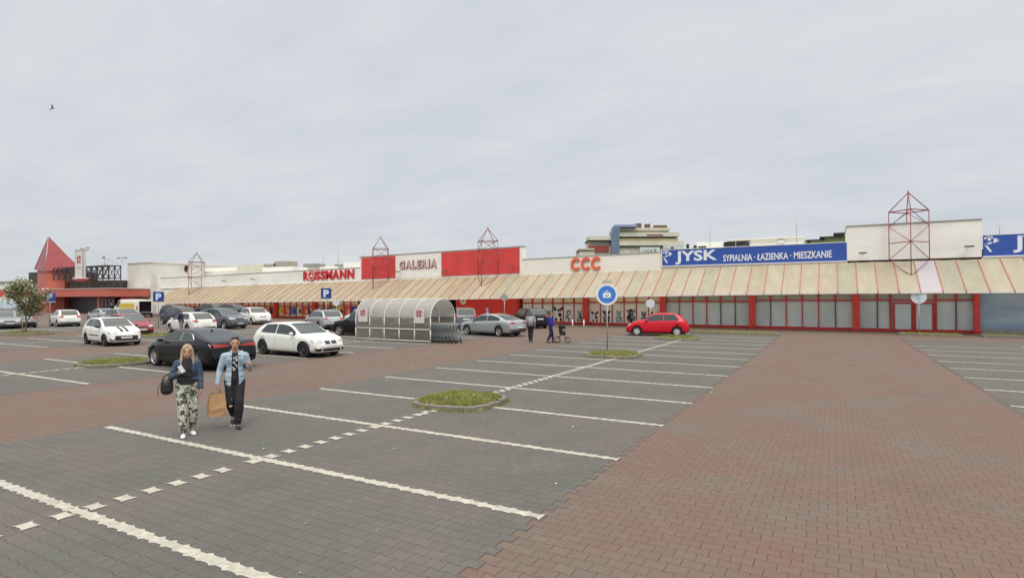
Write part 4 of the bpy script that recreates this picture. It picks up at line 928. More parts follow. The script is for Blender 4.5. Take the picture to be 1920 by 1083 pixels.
    if prof != 'van': rear(-.72 * w2, .72 * w2, .30, .42, M_plast, 'rear_skirt')
    # door seams and handles
    for sg in (-1, 1):
        for s0 in ({'hatch': (.405, .70), 'coupe': (.43, .70), 'sedan': (.27, .44, .70), 'suv': (.245, .457, .69), 'van': (.66, .83)}[prof]):
            patch(lambda u_, v_: ((X(s0) + .008 * (u_ - .5), sg * 3, (clear + .12) + (beltz(s0) - .05 - clear - .12) * v_), (0, -sg, 0)), 1, 8, M_arch, 'door_seam', .003)
        q = MB(); xm = X(P['sw'][-1][1]) - .10; ym = hw(.68); zm = beltz(.68) + .10
        q.ell((xm, sg * (ym + .07), zm), (.075, .10, .065), paint if 'black_mirror' not in extras else M_black, 10, 6); q.bar((xm, sg * (ym - .04), zm - .05), (xm, sg * (ym + .04), zm - .03), .025, M_black); child(q, 'mirror', t)
        patch(lambda u_, v_: ((X(.06) + (X(.95) - X(.06)) * u_, sg * 3, clear + .03 + .07 * v_), (0, -sg, 0)), 20, 1, M_plast if 'cladding' in extras or paint is not M_black else M_black, 'sill', .004) if 'sill' in extras or 'cladding' in extras else None
        if 'side_moulding' in extras: patch(lambda u_, v_: ((X(.33) + (X(.68) - X(.33)) * u_, sg * 3, .52 + .05 * v_), (0, -sg, 0)), 8, 1, M_plast, 'side_moulding', .012)
    if 'roof_rails' in extras:
        for sg in (-1, 1):
            q = MB(); q.tube([(X(s), sg * roofw(s) * .86, topz(s) + .035) for s in (.16, .2, .3, .4, .5, .54)], .016, M_alloy, 6); child(q, 'roof_rail', t)
    if 'spoiler' in extras:
        q = MB(); s = .13; q.box((X(.115), 0, topz(.17) - .01), (.22, Wd * .60, .035), paint); child(q, 'spoiler', t)
    if 'fin' in extras:
        q = MB(); q.ell((X(.33), 0, topz(.33) + .02), (.08, .015, .05), M_black, 8, 6); child(q, 'aerial', t)
    if 'stripes' in extras:
        for yy in (-.20, .05): patch(lambda u_, v_: ((X(.77) + (X(.955) - X(.77)) * u_, yy + .13 * v_, 3), (0, 0, -1)), 8, 2, M_plast, 'bonnet_stripe', .004)
    q = MB(); q.b2((xr - .55, -w2 + .32, .13), (xf + .5, w2 - .32, clear + .06), M_arch); q.b2((xr + wr + .1, -w2 + .10, .16), (xf - wr - .1, w2 - .10, clear + .02), M_arch); child(q, 'underbody_shade', t)  # black boxes added to deepen the shade under the car
    # wheels
    rm = {'light': M_alloy, 'dark': M_dalloy, 'cap': mat('wheel_cap', (.55, .55, .55), .4)}[rim]
    for xw in (xf, xr):
        for sg in (-1, 1):
            q = MB(); yc = sg * (w2 - .13); hwid = .105
            q.lathe([(wr - .10, -hwid), (wr - .03, -hwid), (wr, -hwid + .03), (wr, hwid - .03), (wr - .03, hwid), (wr - .10, hwid), (wr - .10, -hwid)], M_tyre, 'Y', (xw, yc, wr), 28)
            wo = child(q, 'wheel', t)
            q = MB(); yo = yc + sg * .075; ri = wr - .095
            q.lathe([(ri + .005, -.02 * sg), (ri + .005, .02 * sg), (ri - .02, .02 * sg), (ri - .03, -.03 * sg)], rm, 'Y', (xw, yo, wr), 24)
            q.lathe([(.001, -.06 * sg), (ri, -.06 * sg)], M_arch if rim != 'cap' else rm, 'Y', (xw, yo, wr), 16); q.lathe([(.001, .015 * sg), (.045, .012 * sg), (.05, -.01 * sg)], rm, 'Y', (xw, yo, wr), 12)
            for k in range(spokes):
                a = 2 * math.pi * k / spokes + .3; ca, sa = math.cos(a), math.sin(a); ws_ = .028 if spokes > 5 else .038
                q.add([(xw + ca * .03 - sa * ws_, yo + .012 * sg, wr + sa * .03 + ca * ws_), (xw + ca * .03 + sa * ws_, yo + .012 * sg, wr + sa * .03 - ca * ws_), (xw + ca * ri + sa * ws_ * .7, yo, wr + sa * ri - ca * ws_ * .7), (xw + ca * ri - sa * ws_ * .7, yo, wr + sa * ri + ca * ws_ * .7)], [(0, 1, 2, 3)], rm)
            child(q, 'rim', wo)
    return t
def paint(n, c, r=.22): return mat('paint_' + n, c, r, coat=.45, spec=.10)
P_white = paint('white', (.74, .74, .70)); P_black = paint('black', (.010, .010, .013)); P_silver = mat('paint_silver', (.40, .42, .44), .3, metal=.45, coat=.6); P_red = paint('red', (.60, .015, .03)); P_grey = mat('paint_grey', (.10, .115, .13), .3, metal=.3, coat=.6); P_green = mat('paint_grey_green', (.17, .20, .20), .3, metal=.3, coat=.6); P_navy = paint('navy', (.02, .03, .06)); P_wine = paint('wine', (.30, .03, .05)); P_dsilver = mat('paint_dark_silver', (.24, .25, .26), .3, metal=.4, coat=.5)
car('parked_car', (-20.35, 12.75), 177, 4.6, 1.83, 'coupe', P_black, 'black coupe with chrome window line and red tail lights behind the walking couple', 2.81, .34, trim=M_chrome, spokes=10, extras=('fin',))
car('parked_car', (-20.65, 17.45), -2, 4.32, 1.77, 'hatch', P_white, 'white three door hatchback with black wheels and twin dark grille', 2.69, .325, rim='dark', spokes=10, extras=('twin_grille',))
car('parked_car', (-34.25, 16.5), -7, 4.0, 1.68, 'hatch', P_white, 'small white hatchback with two dark bonnet stripes and black nose', 2.57, .30, rim='dark', Hs=1.02, extras=('stripes', 'dark_nose', 'side_moulding', 'black_mirror'))
car('parked_car', (-19.75, 32.5), 168, 4.8, 1.85, 'sedan', P_silver, 'silver saloon parked right of the trolley shelter', 2.9, .33, spokes=8)
car('parked_car', (-10.05, 37.45), 193, 3.98, 1.69, 'hatch', P_red, 'bright red hatchback alone before the pet poster windows', 2.5, .30, rim='cap', Hs=1.02, spokes=7, extras=('spoiler',))
car('parked_car', (-40.3, 24.6), 174, 4.3, 1.78, 'hatch', P_white, 'white hatchback with open side behind the man in navy', 2.6, .32, Hs=1.04, spokes=8)
car('parked_car', (-43.75, 29.5), -2, 4.4, 1.82, 'suv', P_grey, 'dark grey crossover facing right beside the white hatchback', 2.6, .34, extras=('cladding',))
car('parked_car', (-35.25, 32.25), 158, 4.5, 1.8, 'suv', P_silver, 'silver estate with roof rails behind the white three door hatchback', 2.65, .33, Hs=.93, extras=('roof_rails', 'cladding'))
car('parked_car', (-48.25, 35.75), -18, 4.4, 1.78, 'suv', P_white, 'white people carrier turned to the right before the bright posters', 2.65, .31, Hs=.96)
car('parked_car', (-35.8, 37.2), 165, 4.2, 1.75, 'hatch', P_white, 'white car half hidden behind the silver estate', 2.55, .31, Hs=1.05)
car('parked_car', (-27.4, 28.6), 186, 4.5, 1.85, 'suv', P_black, 'black car with alloy wheel cut off by the trolley shelter left side', 2.65, .34, Hs=.9, spokes=6)
car('parked_car', (-31.0, 35.2), 182, 4.4, 1.82, 'hatch', P_navy, 'dark car behind the left end of the trolley shelter', 2.6, .33)
car('parked_car', (-26.7, 39.4), 130, 4.3, 1.8, 'suv', P_grey, 'dark crossover just behind the right end of the trolley shelter', 2.6, .34, Hs=1.0)
car('parked_car', (-22.0, 42.2), 140, 4.5, 1.85, 'suv', P_black, 'black estate right of the silver saloon', 2.65, .34, Hs=.98, rim='light')
car('parked_car', (-60.25, 25.2), 168, 4.1, 1.7, 'hatch', P_white, 'white hatchback just right of the leftmost parking sign', 2.5, .30, Hs=1.03)
car('parked_car', (-61.2, 22.3), 170, 4.2, 1.72, 'hatch', P_dsilver, 'grey hatchback beside the white one by the leftmost parking sign', 2.5, .30, Hs=1.0)
car('parked_car', (-66.5, 31.2), 175, 4.4, 1.75, 'sedan', P_silver, 'silver saloon below the supermarket entrance', 2.6, .31)
car('parked_car', (-60.6, 20.9), -8, 4.4, 1.75, 'sedan', P_dsilver, 'dark silver saloon cut off by the left edge', 2.6, .31)
car('parked_car', (-41.2, 20.9), -5, 4.0, 1.7, 'hatch', P_wine, 'wine red car mostly hidden behind the striped white hatchback', 2.5, .30)
car('parked_car', (-54.4, 27.2), -6, 4.5, 1.8, 'suv', P_green, 'grey green estate above the striped white hatchback', 2.65, .33, Hs=.95)
car('parked_car', (-54.5, 32.0), 172, 4.4, 1.8, 'suv', P_navy, 'dark crossover at the foot of the middle parking sign', 2.6, .33)
car('parked_car', (-47.8, 31.0), 176, 4.5, 1.82, 'suv', P_grey, 'grey crossover left of the white hatchback with the man in navy', 2.65, .33, Hs=.92)
car('parked_car', (-66.0, 42.5), 178, 4.5, 1.85, 'suv', P_black, 'black off roader with flat roof near the farthest red pillars', 2.65, .35, Hs=1.08)
car('parked_car', (-61.5, 42.0), 182, 4.4, 1.8, 'suv', P_navy, 'dark car right beside the flat roofed black off roader', 2.65, .33, Hs=1.06)
car('parked_car', (-69.5, 40.5), -3, 4.5, 1.82, 'suv', P_black, 'black crossover beneath the dark open van box', 2.65, .33, Hs=1.0)
# delivery van and box lorry by the supermarket
t = car('delivery_van', (-86.3, 44.0), 185, 5.4, 2.0, 'van', paint('cream', (.70, .68, .60)), 'cream delivery van with a yellow side panel near the supermarket canopy', 3.3, .33, cat='van')
for sg in (-1, 1): mb = MB(); mb.box((-.6, sg * 1.012, 1.35), (3.1, .01, .85), mat('van_yellow', (.62, .44, .06), .5, var=.2, vscale=3)); child(mb, 'side_panel', t)
t = thing('box_truck', (-78.6, 41.9, 0), 'white box truck with dark open rear beside the cream van', 'truck', rz=R_(-30)); t.scale = (.72, .72, .72)
mb = MB()
mb.b2((-2.4, -1.05, .9), (2.3, -.98, 3.0), M_white); mb.b2((-2.4, .98, .9), (2.3, 1.05, 3.0), M_white); mb.b2((-2.4, -.979, 2.93), (2.3, .979, 3.0), M_white); mb.b2((-2.4, -.979, .9), (2.3, .979, 1.0), M_metal); mb.b2((-2.39, -.979, 1.001), (-2.3, .979, 2.929), M_white); mb.b2((.6, -.978, 1.0), (.7, .978, 2.93), M_dark)
for a_, b_ in (((2.301, -1.05, .9), (2.36, -.92, 3.0)), ((2.301, .92, .9), (2.36, 1.05, 3.0)), ((2.301, -.919, 2.9), (2.36, .919, 3.0))): mb.b2(a_, b_, M_white)
child(mb, 'box', t)
mb = MB(); mb.b2((-4.2, -1.0, .5), (-2.55, 1.0, 2.1), M_white); mb.b2((-4.0, -.9, 2.101), (-2.55, .9, 2.35), M_white); mb.b2((-4.21, -.85, 1.4), (-4.19, .85, 2.0), M_glass); mb.b2((-3.9, -1.01, 1.4), (-2.9, 1.01, 2.0), M_glass); mb.b2((-4.2, -.7, .45), (2.3, .7, .85), M_black); child(mb, 'cab', t)
for xx in (-3.4, 1.4):
    for sg in (-1, 1):
        mb = MB(); mb.lathe([(.001, -.12), (.36, -.12), (.4, -.08), (.4, .08), (.36, .12), (.001, .12)], M_tyre, 'Y', (xx, sg * .86, .4), 18); child(mb, 'wheel', t)
# ------------------------------------------------------------------ parking signs and posts
def psign(x, y, zlo, zhi, lab, rz):
    t = thing('parking_sign', (x, y, 0), lab, 'road sign', 'blue P parking signs', rz=rz)
    mb = MB(); mb.bar((0, .05, 0), (0, .05, zhi - .05), .03, M_metal, 8); child(mb, 'post', t)
    h = zhi - zlo; w = h * .95; mb = MB(); mb.b2((-w / 2, -.01, zlo), (w / 2, .015, zhi), M_psign)
    child(mb, 'sign_face', t)
    mb = MB(); put_text(mb, 'P', (-w * .26, -.018, zlo + h * .16), w * .52, h * .68, mat('sign_letter', (.62, .70, .80), .5), .05, .006); child(mb, 'lettering', t)
    mb = MB(); mb.b2((-w / 2 - .02, .0, zlo - .06), (w / 2 + .02, .02, zlo - .015), M_trim); child(mb, 'sign_edge', t)
psign(-60.36, 24.08, 2.22, 3.02, 'blue P sign farthest left beside the tree', R_(-29 + 95))
psign(-48.4, 26.8, 2.20, 3.02, 'blue P sign before the left end of the awning', R_(60))
psign(-34.8, 32.1, 2.42, 3.25, 'blue P sign before the bright posters above the silver estate', R_(47))
def round_sign(x, y, zc_, r, label, rz, face, inner=None, icon=False, post_h=None, group=None, cat='sign'):
    t = thing('round_sign', (x, y, 0), label, cat, group, rz=rz)
    mb = MB(); mb.bar((0, .04, 0), (0, .04, post_h or zc_), .028, M_metal, 8); child(mb, 'post', t)
    mb = MB(); mb.lathe([(.001, .015), (r, .015), (r, -.01), (.001, -.01)], face, 'Y', (0, 0, zc_), 32, False)
    child(mb, 'sign_face', t)
    mb = MB()
    if inner: disc(mb, 0, zc_, r * .80, r * .80, -.016, inner, 28)
    if icon:
        k = r * .80; W_ = M_white
        mb.add([(-.45 * k, -.022, zc_ - .38 * k), (.45 * k, -.022, zc_ - .38 * k), (.45 * k, -.022, zc_ + .18 * k), (-.45 * k, -.022, zc_ + .18 * k)], [(0, 1, 2, 3)], W_)
        n = 10; P0 = []
        for i in range(n + 1):
            a = math.pi * i / n
            P0 += [(.20 * k * math.cos(a), -.022, zc_ + .18 * k + .24 * k * math.sin(a) * 1.1), (.12 * k * math.cos(a), -.022, zc_ + .18 * k + .15 * k * math.sin(a) * 1.1)]
        mb.add(P0, [(2 * i, 2 * i + 2, 2 * i + 3, 2 * i + 1) for i in range(n)], W_)
        P0 = []
        for i in range(n + 1):
            a = math.pi + math.pi * i / n
            P0 += [(.22 * k * math.cos(a), -.026, zc_ - .02 * k + .20 * k * math.sin(a)), (.14 * k * math.cos(a), -.026, zc_ - .02 * k + .11 * k * math.sin(a))]
        mb.add(P0, [(2 * i, 2 * i + 2, 2 * i + 3, 2 * i + 1) for i in range(n)], inner)
    elif inner:
        pass
    child(mb, 'emblem', t) if mb.v else None
    return t
M_icon = mat('bag_blue', (.045, .20, .62), .4)
rs = round_sign(-8.66, 23.95, 2.62, .48, 'round blue sign with a white shopping bag on a thin post in the grass island', R_(14), M_white, M_icon, True)
mb = MB(); mb.b2((-.2, -.012, 3.13), (.2, .02, 3.21), mat('tab_grey', (.35, .38, .36), .6)); child(mb, 'sign_tab', rs)
M_pale = mat('pale_disc', (.60, .66, .68), .5); M_paleb = mat('pale_emblem', (.40, .56, .60), .5)
t = round_sign(4.87, 45.4, 2.47, .43, 'pale round sign on a white post before the glass doors', R_(-8), M_pale)
mb = MB(); disc(mb, -.05, 2.5, .17, .20, -.018, M_paleb, 9); mb.b2((-.02, -.022, 2.15), (.08, -.016, 2.4), M_paleb); child(mb, 'emblem', t)
t = round_sign(-11.0, 39.1, 2.05, .30, 'small pale round sign on a post behind the red hatchback', R_(10), M_pale)
t = round_sign(-24.9, 43.0, 2.5, .30, 'grey round sign on a post before the red wall', R_(25), M_metal)
t = round_sign(-35.9, 34.2, 2.1, .28, 'pale round sign on a post just below the third blue parking sign', R_(45), M_pale)
# low white rail posts before the pet windows
for k in range(2):
    x = -18.75 + k * 1.0
    mb = MB(); mb.bar((x, 43.6, 0), (x, 43.6, .62), .05, M_white, 8); mb.ell((x, 43.6, .62), (.055, .055, .04), M_white, 8, 5)
    mb.build('bollard', label='low white bollard before the pet poster windows, %s of two' % ('left', 'right')[k], cat='bollard', group='white bollards before the pet windows')
# ------------------------------------------------------------------ trolley shelter
def trans_mat(name, col, fac, rough=.35):
    m = bpy.data.materials.new(name); m.use_nodes = True; n = m.node_tree.nodes; l = m.node_tree.links; b = n['Principled BSDF']
    b.inputs['Base Color'].default_value = (*col, 1); b.inputs['Roughness'].default_value = rough
    tr = n.new('ShaderNodeBsdfTransparent'); tr.inputs[0].default_value = (.85, .88, .86, 1); mxx = n.new('ShaderNodeMixShader'); mxx.inputs[0].default_value = fac
    tl = n.new('ShaderNodeBsdfTranslucent'); tl.inputs[0].default_value = (*col, 1); m2 = n.new('ShaderNodeMixShader'); m2.inputs[0].default_value = .35
    l.new(b.outputs[0], m2.inputs[1]); l.new(tl.outputs[0], m2.inputs[2]); l.new(tr.outputs[0], mxx.inputs[1]); l.new(m2.outputs[0], mxx.inputs[2])
    l.new(mxx.outputs[0], n['Material Output'].inputs[0]); return m
M_poly = trans_mat('polycarbonate', (.62, .60, .56), .66); M_poly2 = trans_mat('polycarbonate_dark', (.32, .31, .26), .48); M_inner = trans_mat('polycarbonate_pink', (.42, .33, .31), .8)  # lower side panels darker than the roof panels
sh = thing('trolley_shelter', (-22.1, 26.4, 0), 'barrel roofed plastic trolley shelter with pale frame and white placards', 'trolley shelter')
LX, HY, ZS, ZT = 2.78, 1.15, 1.35, 2.42
def arch(n=18):
    pts = [(-HY, 0), (-HY, .7), (-HY, ZS)]
    for i in range(1, n): a = math.pi * (1 - i / n); pts.append((HY * math.cos(a), ZS + (ZT - ZS) * math.sin(a)))
    pts += [(HY, ZS), (HY, .7), (HY, 0)]; return pts
AR = arch(); M_shf = mat('shelter_frame', (.68, .65, .60), .5)
mb = MB()
for i in range(6):
    x = -LX + 2 * LX * i / 5
    mb.tube([(x, y, z) for y, z in AR], .032, M_shf, 6)
for y, z in ((-HY, .08), (HY, .08), (-HY, .72), (HY, .72), (0, ZT)): mb.bar((-LX, y, z), (LX, y, z), .026, M_trim, 6)
for y in (-.55, .55): mb.bar((-LX, y, .06), (-LX, y, 2.2), .025, M_trim, 6)
child(mb, 'frame', sh)
def skin(idx, m, name):
    for i in range(5):
        x0 = -LX + 2 * LX * i / 5 + .04; x1 = -LX + 2 * LX * (i + 1) / 5 - .04
        q = MB(); q.grid([[(x0, AR[j][0] * .985, AR[j][1] * .995 + .02) for j in idx], [(x1, AR[j][0] * .985, AR[j][1] * .995 + .02) for j in idx]], m, True); child(q, name, sh)
nA = len(AR); skin([0, 1, 2], M_poly2, 'side_panel'); skin(list(range(2, nA - 2)), M_poly, 'roof_panel'); skin([nA - 3, nA - 2, nA - 1], M_poly2, 'side_panel')
q = MB(); q.add([(-LX, y * .97, z + .02) for y, z in AR], [tuple(range(nA))], M_inner); child(q, 'end_panel', sh)
M_plc = mat('placard', (.62, .56, .54), .5); M_plr = mat('placard_mark', (.36, .06, .07), .5)
for x in (-LX + .62, LX - .75):
    pl = MB(); pl.b2((x - .36, -HY - .07, 1.08), (x + .36, -HY - .045, 1.92), M_plc); po = child(pl, 'placard', sh)
    q = MB(); k_mark(q, x - .17, 1.42, .36, -HY - .076, M_plr); child(q, 'emblem', po)
pl = MB(); pl.b2((-LX + .03, .15, 1.1), (-LX + .05, .85, 1.9), M_plc); po = child(pl, 'placard', sh)
q = MB(); q.add([(-LX + .056, .3, 1.4), (-LX + .056, .7, 1.4), (-LX + .056, .7, 1.8), (-LX + .056, .3, 1.8)], [(0, 1, 2, 3)], M_plr); q.add([(-LX + .06, .42, 1.52), (-LX + .06, .58, 1.52), (-LX + .06, .58, 1.68), (-LX + .06, .42, 1.68)], [(0, 1, 2, 3)], M_plc); child(q, 'emblem', po)
# ------------------------------------------------------------------ trolleys
M_wire = mat('wire_zinc', (.22, .24, .25), .45, metal=.4); M_hand = mat('trolley_handle', (.30, .28, .27), .4); M_cas = mat('castor', (.03, .03, .03), .6)
def trolley():
    t = thing('shopping_trolley', (0, 0, 0), 'nested wire shopping trolley', 'shopping trolley', 'nested shopping trolleys')
    mb = MB(); r = .004
    # basket: narrow front at -x, handle at +x
    def C(x, sy, z): # half width shrinks forward
        return (x, sy * (.20 + .08 * (x + .45) / .9 + .03 * (z - .5)), z)
    def zbt(x): return .52 - .10 * (x + .45) / .9 + .06
    for sy in (-1, 1):
        for k in range(5):
            mb.bar(C(-.45, sy, .60 + k * .07), C(.42, sy, .52 + k * .105), r, M_wire, 4)
        for k in range(5):
            x = -.45 + .87 * k / 4; mb.bar(C(x, sy, .60 - .08 * (x + .45) / .87), C(x, sy, .88 + .06 * (x + .45) / .87), r, M_wire, 4)
    for k in range(7):
        x = -.45 + .87 * k / 6; z = .60 - .08 * (x + .45) / .87; mb.bar(C(x, -1, z), C(x, 1, z), r, M_wire, 4)
    for k in range(5): mb.bar(C(-.45, -1, .60 + .07 * k), C(-.45, 1, .60 + .07 * k), r, M_wire, 4)
    child(mb, 'basket', t)
    mb = MB()
    for sy in (-1, 1):
        mb.tube([(.50, sy * .27, 1.00), (.40, sy * .27, .60), (.36, sy * .26, .50), (-.05, sy * .24, .20), (-.45, sy * .20, .15)], .013, M_wire, 5); mb.bar((.36, sy * .26, .50), (.48, sy * .27, .14), .013, M_wire, 5)
    mb.bar((-.45, -.2, .15), (-.45, .2, .15), .012, M_wire, 5); mb.bar((.45, -.27, .2), (.45, .27, .2), .012, M_wire, 5); child(mb, 'frame', t)
    mb = MB(); mb.bar((.51, -.28, 1.02), (.51, .28, 1.02), .014, M_hand, 8); child(mb, 'handle', t)
    for x in (-.42, .47):
        for sy in (-1, 1): mb = MB(); mb.lathe([(.001, -.015), (.06, -.015), (.06, .015), (.001, .015)], M_cas, 'Y', (x, sy * (.2 if x < 0 else .26), .062), 10); child(mb, 'castor', t)
    return t
tr0 = trolley(); first = True
for row, (y, xa, cnt) in enumerate(((25.72, -18.25, 20), (26.38, -18.75, 18), (27.02, -19.2, 16))):
    for k in range(cnt):
        x = xa - k * .235; lab = 'nested wire trolley in the %s row, %s' % (('front', 'middle', 'back')[row], 'outermost, fully outside the shelter' if k == 0 else ('outside the shelter mouth' if x > -19.4 else 'inside the shelter'))
        yy = y + random.uniform(-.012, .012)
        if first: tr0.location = (x, yy, 0); tr0['label'] = lab; first = False
        else: copy_tree(tr0, (x, yy, 0), R_(random.uniform(-1.2, 1.2)), lab)
# ------------------------------------------------------------------ people
M_skin = mat('skin', (.48, .26, .18), .6); M_hairb = mat('hair_blond', (.36, .27, .17), .6, var=.35, vscale=30, stretch=(1, 1, .2)); M_hairk = mat('hair_dark', (.06, .035, .025), .6)
def camo():
    m = bpy.data.materials.new('camouflage'); m.use_nodes = True; n = m.node_tree.nodes; l = m.node_tree.links; b = n['Principled BSDF']; b.inputs['Roughness'].default_value = .85
    tcn = n.new('ShaderNodeTexCoord'); nz = n.new('ShaderNodeTexNoise'); nz.inputs['Scale'].default_value = 12.0; nz.inputs['Detail'].default_value = 2.5; nz.inputs['Distortion'].default_value = .6
    l.new(tcn.outputs['Object'], nz.inputs['Vector']); r = n.new('ShaderNodeValToRGB'); r.color_ramp.interpolation = 'CONSTANT'; l.new(nz.outputs[0], r.inputs[0])
    c = [(0, (.045, .05, .03)), (.40, (.16, .17, .11)), (.46, (.075, .09, .05)), (.50, (.60, .58, .48)), (.56, (.22, .25, .17)), (.60, (.70, .68, .58)), (.66, (.10, .08, .05))]
    r.color_ramp.elements[0].position = 0; r.color_ramp.elements[0].color = (*c[0][1], 1); r.color_ramp.elements[1].position = c[1][0]; r.color_ramp.elements[1].color = (*c[1][1], 1)
    for p_, q_ in c[2:]: e_ = r.color_ramp.elements.new(p_); e_.color = (*q_, 1)
    l.new(r.outputs[0], b.inputs['Base Color']); return m
M_camo = camo()
M_denim = mat('denim_blue', (.055, .085, .135), .9, var=.35, vscale=14, bump=.4, bscale=90); M_denimL = mat('denim_pale', (.36, .45, .53), .9, var=.16, vscale=9, bump=.5, bscale=60)
M_blackc = mat('black_cloth', (.016, .015, .020), .85, bump=.4, bscale=25); M_shoe = mat('white_shoe', (.74, .72, .78), .5); M_shoek = mat('black_shoe', (.015, .015, .016), .5)
def remeshed(mb, name, parent, voxel, smooth=2, label=None, postfn=None):
    o = mb.build(name, parent, world_co=False, label=label)
    md = o.modifiers.new('r', 'REMESH'); md.mode = 'VOXEL'; md.voxel_size = voxel; md.use_smooth_shade = True
    dg = bpy.context.evaluated_depsgraph_get(); dg.update(); me = bpy.data.meshes.new_from_object(o.evaluated_get(dg)); o.modifiers.clear(); o.data = me; me.name = name
    bm = bmesh.new(); bm.from_mesh(me)
    for _ in range(smooth): bmesh.ops.smooth_vert(bm, verts=bm.verts, factor=.5, use_axis_x=True, use_axis_y=True, use_axis_z=True)
    if postfn: postfn(bm)
    for f in bm.faces: f.smooth = True
    bm.to_mesh(me); bm.free(); return o
def hand_caps(mb, w, d, side, nrm, m, curl=.5, s=1.0):
    """w wrist, d finger direction, side towards the thumb, nrm palm normal (fingers curl towards it)"""
    w, d, side, nrm = Vector(w), Vector(d).normalized(), Vector(side).normalized(), Vector(nrm).normalized()
    for k, (off, ln) in enumerate(((.030, .070), (.010, .078), (-.011, .073), (-.030, .058))):
        k0 = w + d * .085 * s + side * off * s; mb.cap(w + side * off * .6 * s + d * .01, k0, .014 * s, .0125 * s, m, 8)
        p = k0; ang = curl * .45; seg = [ln * .48, ln * .30, ln * .24]
        for q_, sl in enumerate(seg):
            ang += curl * .55; dd = d * math.cos(ang) + nrm * math.sin(ang); n_ = p + dd * sl * s; r0 = (.0088 - q_ * .0007) * s; mb.cap(p, n_, r0 + .0004, r0, m, 8); p = n_
    p = w + d * .025 * s + side * .030 * s; dd = (d * .62 + side * .62 + nrm * .35).normalized(); p2 = p + dd * .045 * s; mb.cap(w + side * .015 * s, p, .015 * s, .013 * s, m, 8); mb.cap(p, p2, .0115 * s, .010 * s, m, 8)
    dd = (d * .85 + side * .25 + nrm * .4).normalized(); mb.cap(p2, p2 + dd * .030 * s, .0098 * s, .0085 * s, m, 8)
def figure(name, loc, heading, J, label, fine=True, S=1.0, skin=None, female=False, parts=None):
    """J: joints in metres, front = +x, left = +y"""
    skin = skin or M_skin
    t = thing(name, (loc[0], loc[1], 0), label, 'person', rz=R_(heading)); vx = .0065 if fine else .011
    b = MB(); V = {k: Vector(v) for k, v in J.items()}; hd = V['head']
    # head
    b.ell(hd + Vector((-.008, 0, .02)), (.098, .078, .105), skin, 20, 14); b.ell(hd + Vector((.022, 0, -.045)), (.066, .058, .070), skin, 16, 12); b.ell(hd + Vector((.050, 0, -.088)), (.028, .028, .022), skin, 10, 8)
    b.cap(hd + Vector((.086, 0, .012)), hd + Vector((.106, 0, -.028)), .011, .016, skin, 8)
    b.ell(hd + Vector((.080, 0, .030)), (.018, .050, .012), skin, 10, 6); b.ell(hd + Vector((.082, 0, -.058)), (.012, .024, .010), skin, 10, 6)
    for sg in (-1, 1): b.ell(hd + Vector((-.008, sg * .080, -.006)), (.020, .010, .030), skin, 8, 6)
    b.cap(hd + Vector((-.015, 0, -.06)), V['neck'], .054 if not female else .047, .060 if not female else .052, skin)
    sh_r = .052 if not female else .044
    ch = V['chest']; pe = V['pelvis']
    b.ell(ch, (.105, .155 if not female else .135, .15), skin); b.ell((ch + pe) / 2, (.095, .13, .17), skin); b.ell(pe, (.11, .155 if not female else .165, .12), skin)
    b.cap(V['neck'] + Vector((-.01, 0, -.02)), ch + Vector((0, 0, .08)), .06, .09, skin)
    for q in ('L', 'R'):
        sh_, el, wr_ = V['sh' + q], V['el' + q], V['wr' + q]; b.cap(V['neck'] + Vector((-.01, 0, -.05)), sh_, .045, sh_r, skin); b.cap(sh_, el, sh_r, .038, skin); b.cap(el, wr_, .036, .025, skin)
        hp, kn, an, to = V['hp' + q], V['kn' + q], V['an' + q], V['to' + q]; b.cap(hp, kn, .078, .052, skin); b.cap(kn, an, .050, .034, skin); b.cap(kn + (an - kn) * .28 + Vector((-.012, 0, 0)), an, .050, .034, skin); b.cap(an + Vector((0, 0, -.03)), to, .034, .026, skin)
        hs = J_h[q] if False else None
    for q, hh in parts['hands'].items():
        hand_caps(b, V['wr' + q], *hh[0:3], skin, hh[3], .95 if female else 1.05)
    remeshed(b, 'body', t, vx, 2)
    e_ = MB()
    for sg in (-1, 1): e_.ell(hd + Vector((.0835, sg * .030, .010)), (.006, .011, .005), mat('eye_white', (.26, .20, .18), .5), 8, 6); e_.ell(hd + Vector((.0875, sg * .030, .010)), (.003, .005, .005), M_black, 8, 6); e_.ell(hd + Vector((.0935, sg * .031, .036)), (.004, .015, .003), parts.get('brow', M_hairk), 8, 4)
    child(e_, 'eyes', t)
    e_ = MB(); e_.ell(hd + Vector((.090, 0, -.058)), (.006, .020, .006), mat('lips', (.40, .13, .11), .5), 8, 6); child(e_, 'lips', t)
    return t, V
def trousers(t, V, m, hip=(.125, .175, .13), th=.098, kn=.070, cf=.062, ank=.052, label=None, loose=0.0, fine=True):
    b = MB(); b.ell(V['pelvis'] + Vector((0, 0, -.01)), hip, m, 16, 12); b.ell(V['pelvis'] + Vector((0, 0, .07)), (hip[0] * .92, hip[1] * .90, .07), m, 16, 10)
    for q in ('L', 'R'):
        hp, k, a = V['hp' + q], V['kn' + q], V['an' + q]; b.cap(hp, k, th, kn, m); md_ = k + (a - k) * .35; b.cap(k, md_, kn, cf + .01, m); b.cap(md_, a + (k - a) * .06, cf + .008, ank, m)
        for f_ in (.25, .6, .8): p = k + (a - k) * f_; b.ell(p + Vector((.006, .004 * (1 if q == 'L' else -1), 0)), (ank + .014 + .012 * (1 - f_), ank + .012, .018), m, 10, 6)
    return remeshed(b, 'trousers', t, .0085 if fine else .013, 2, label)
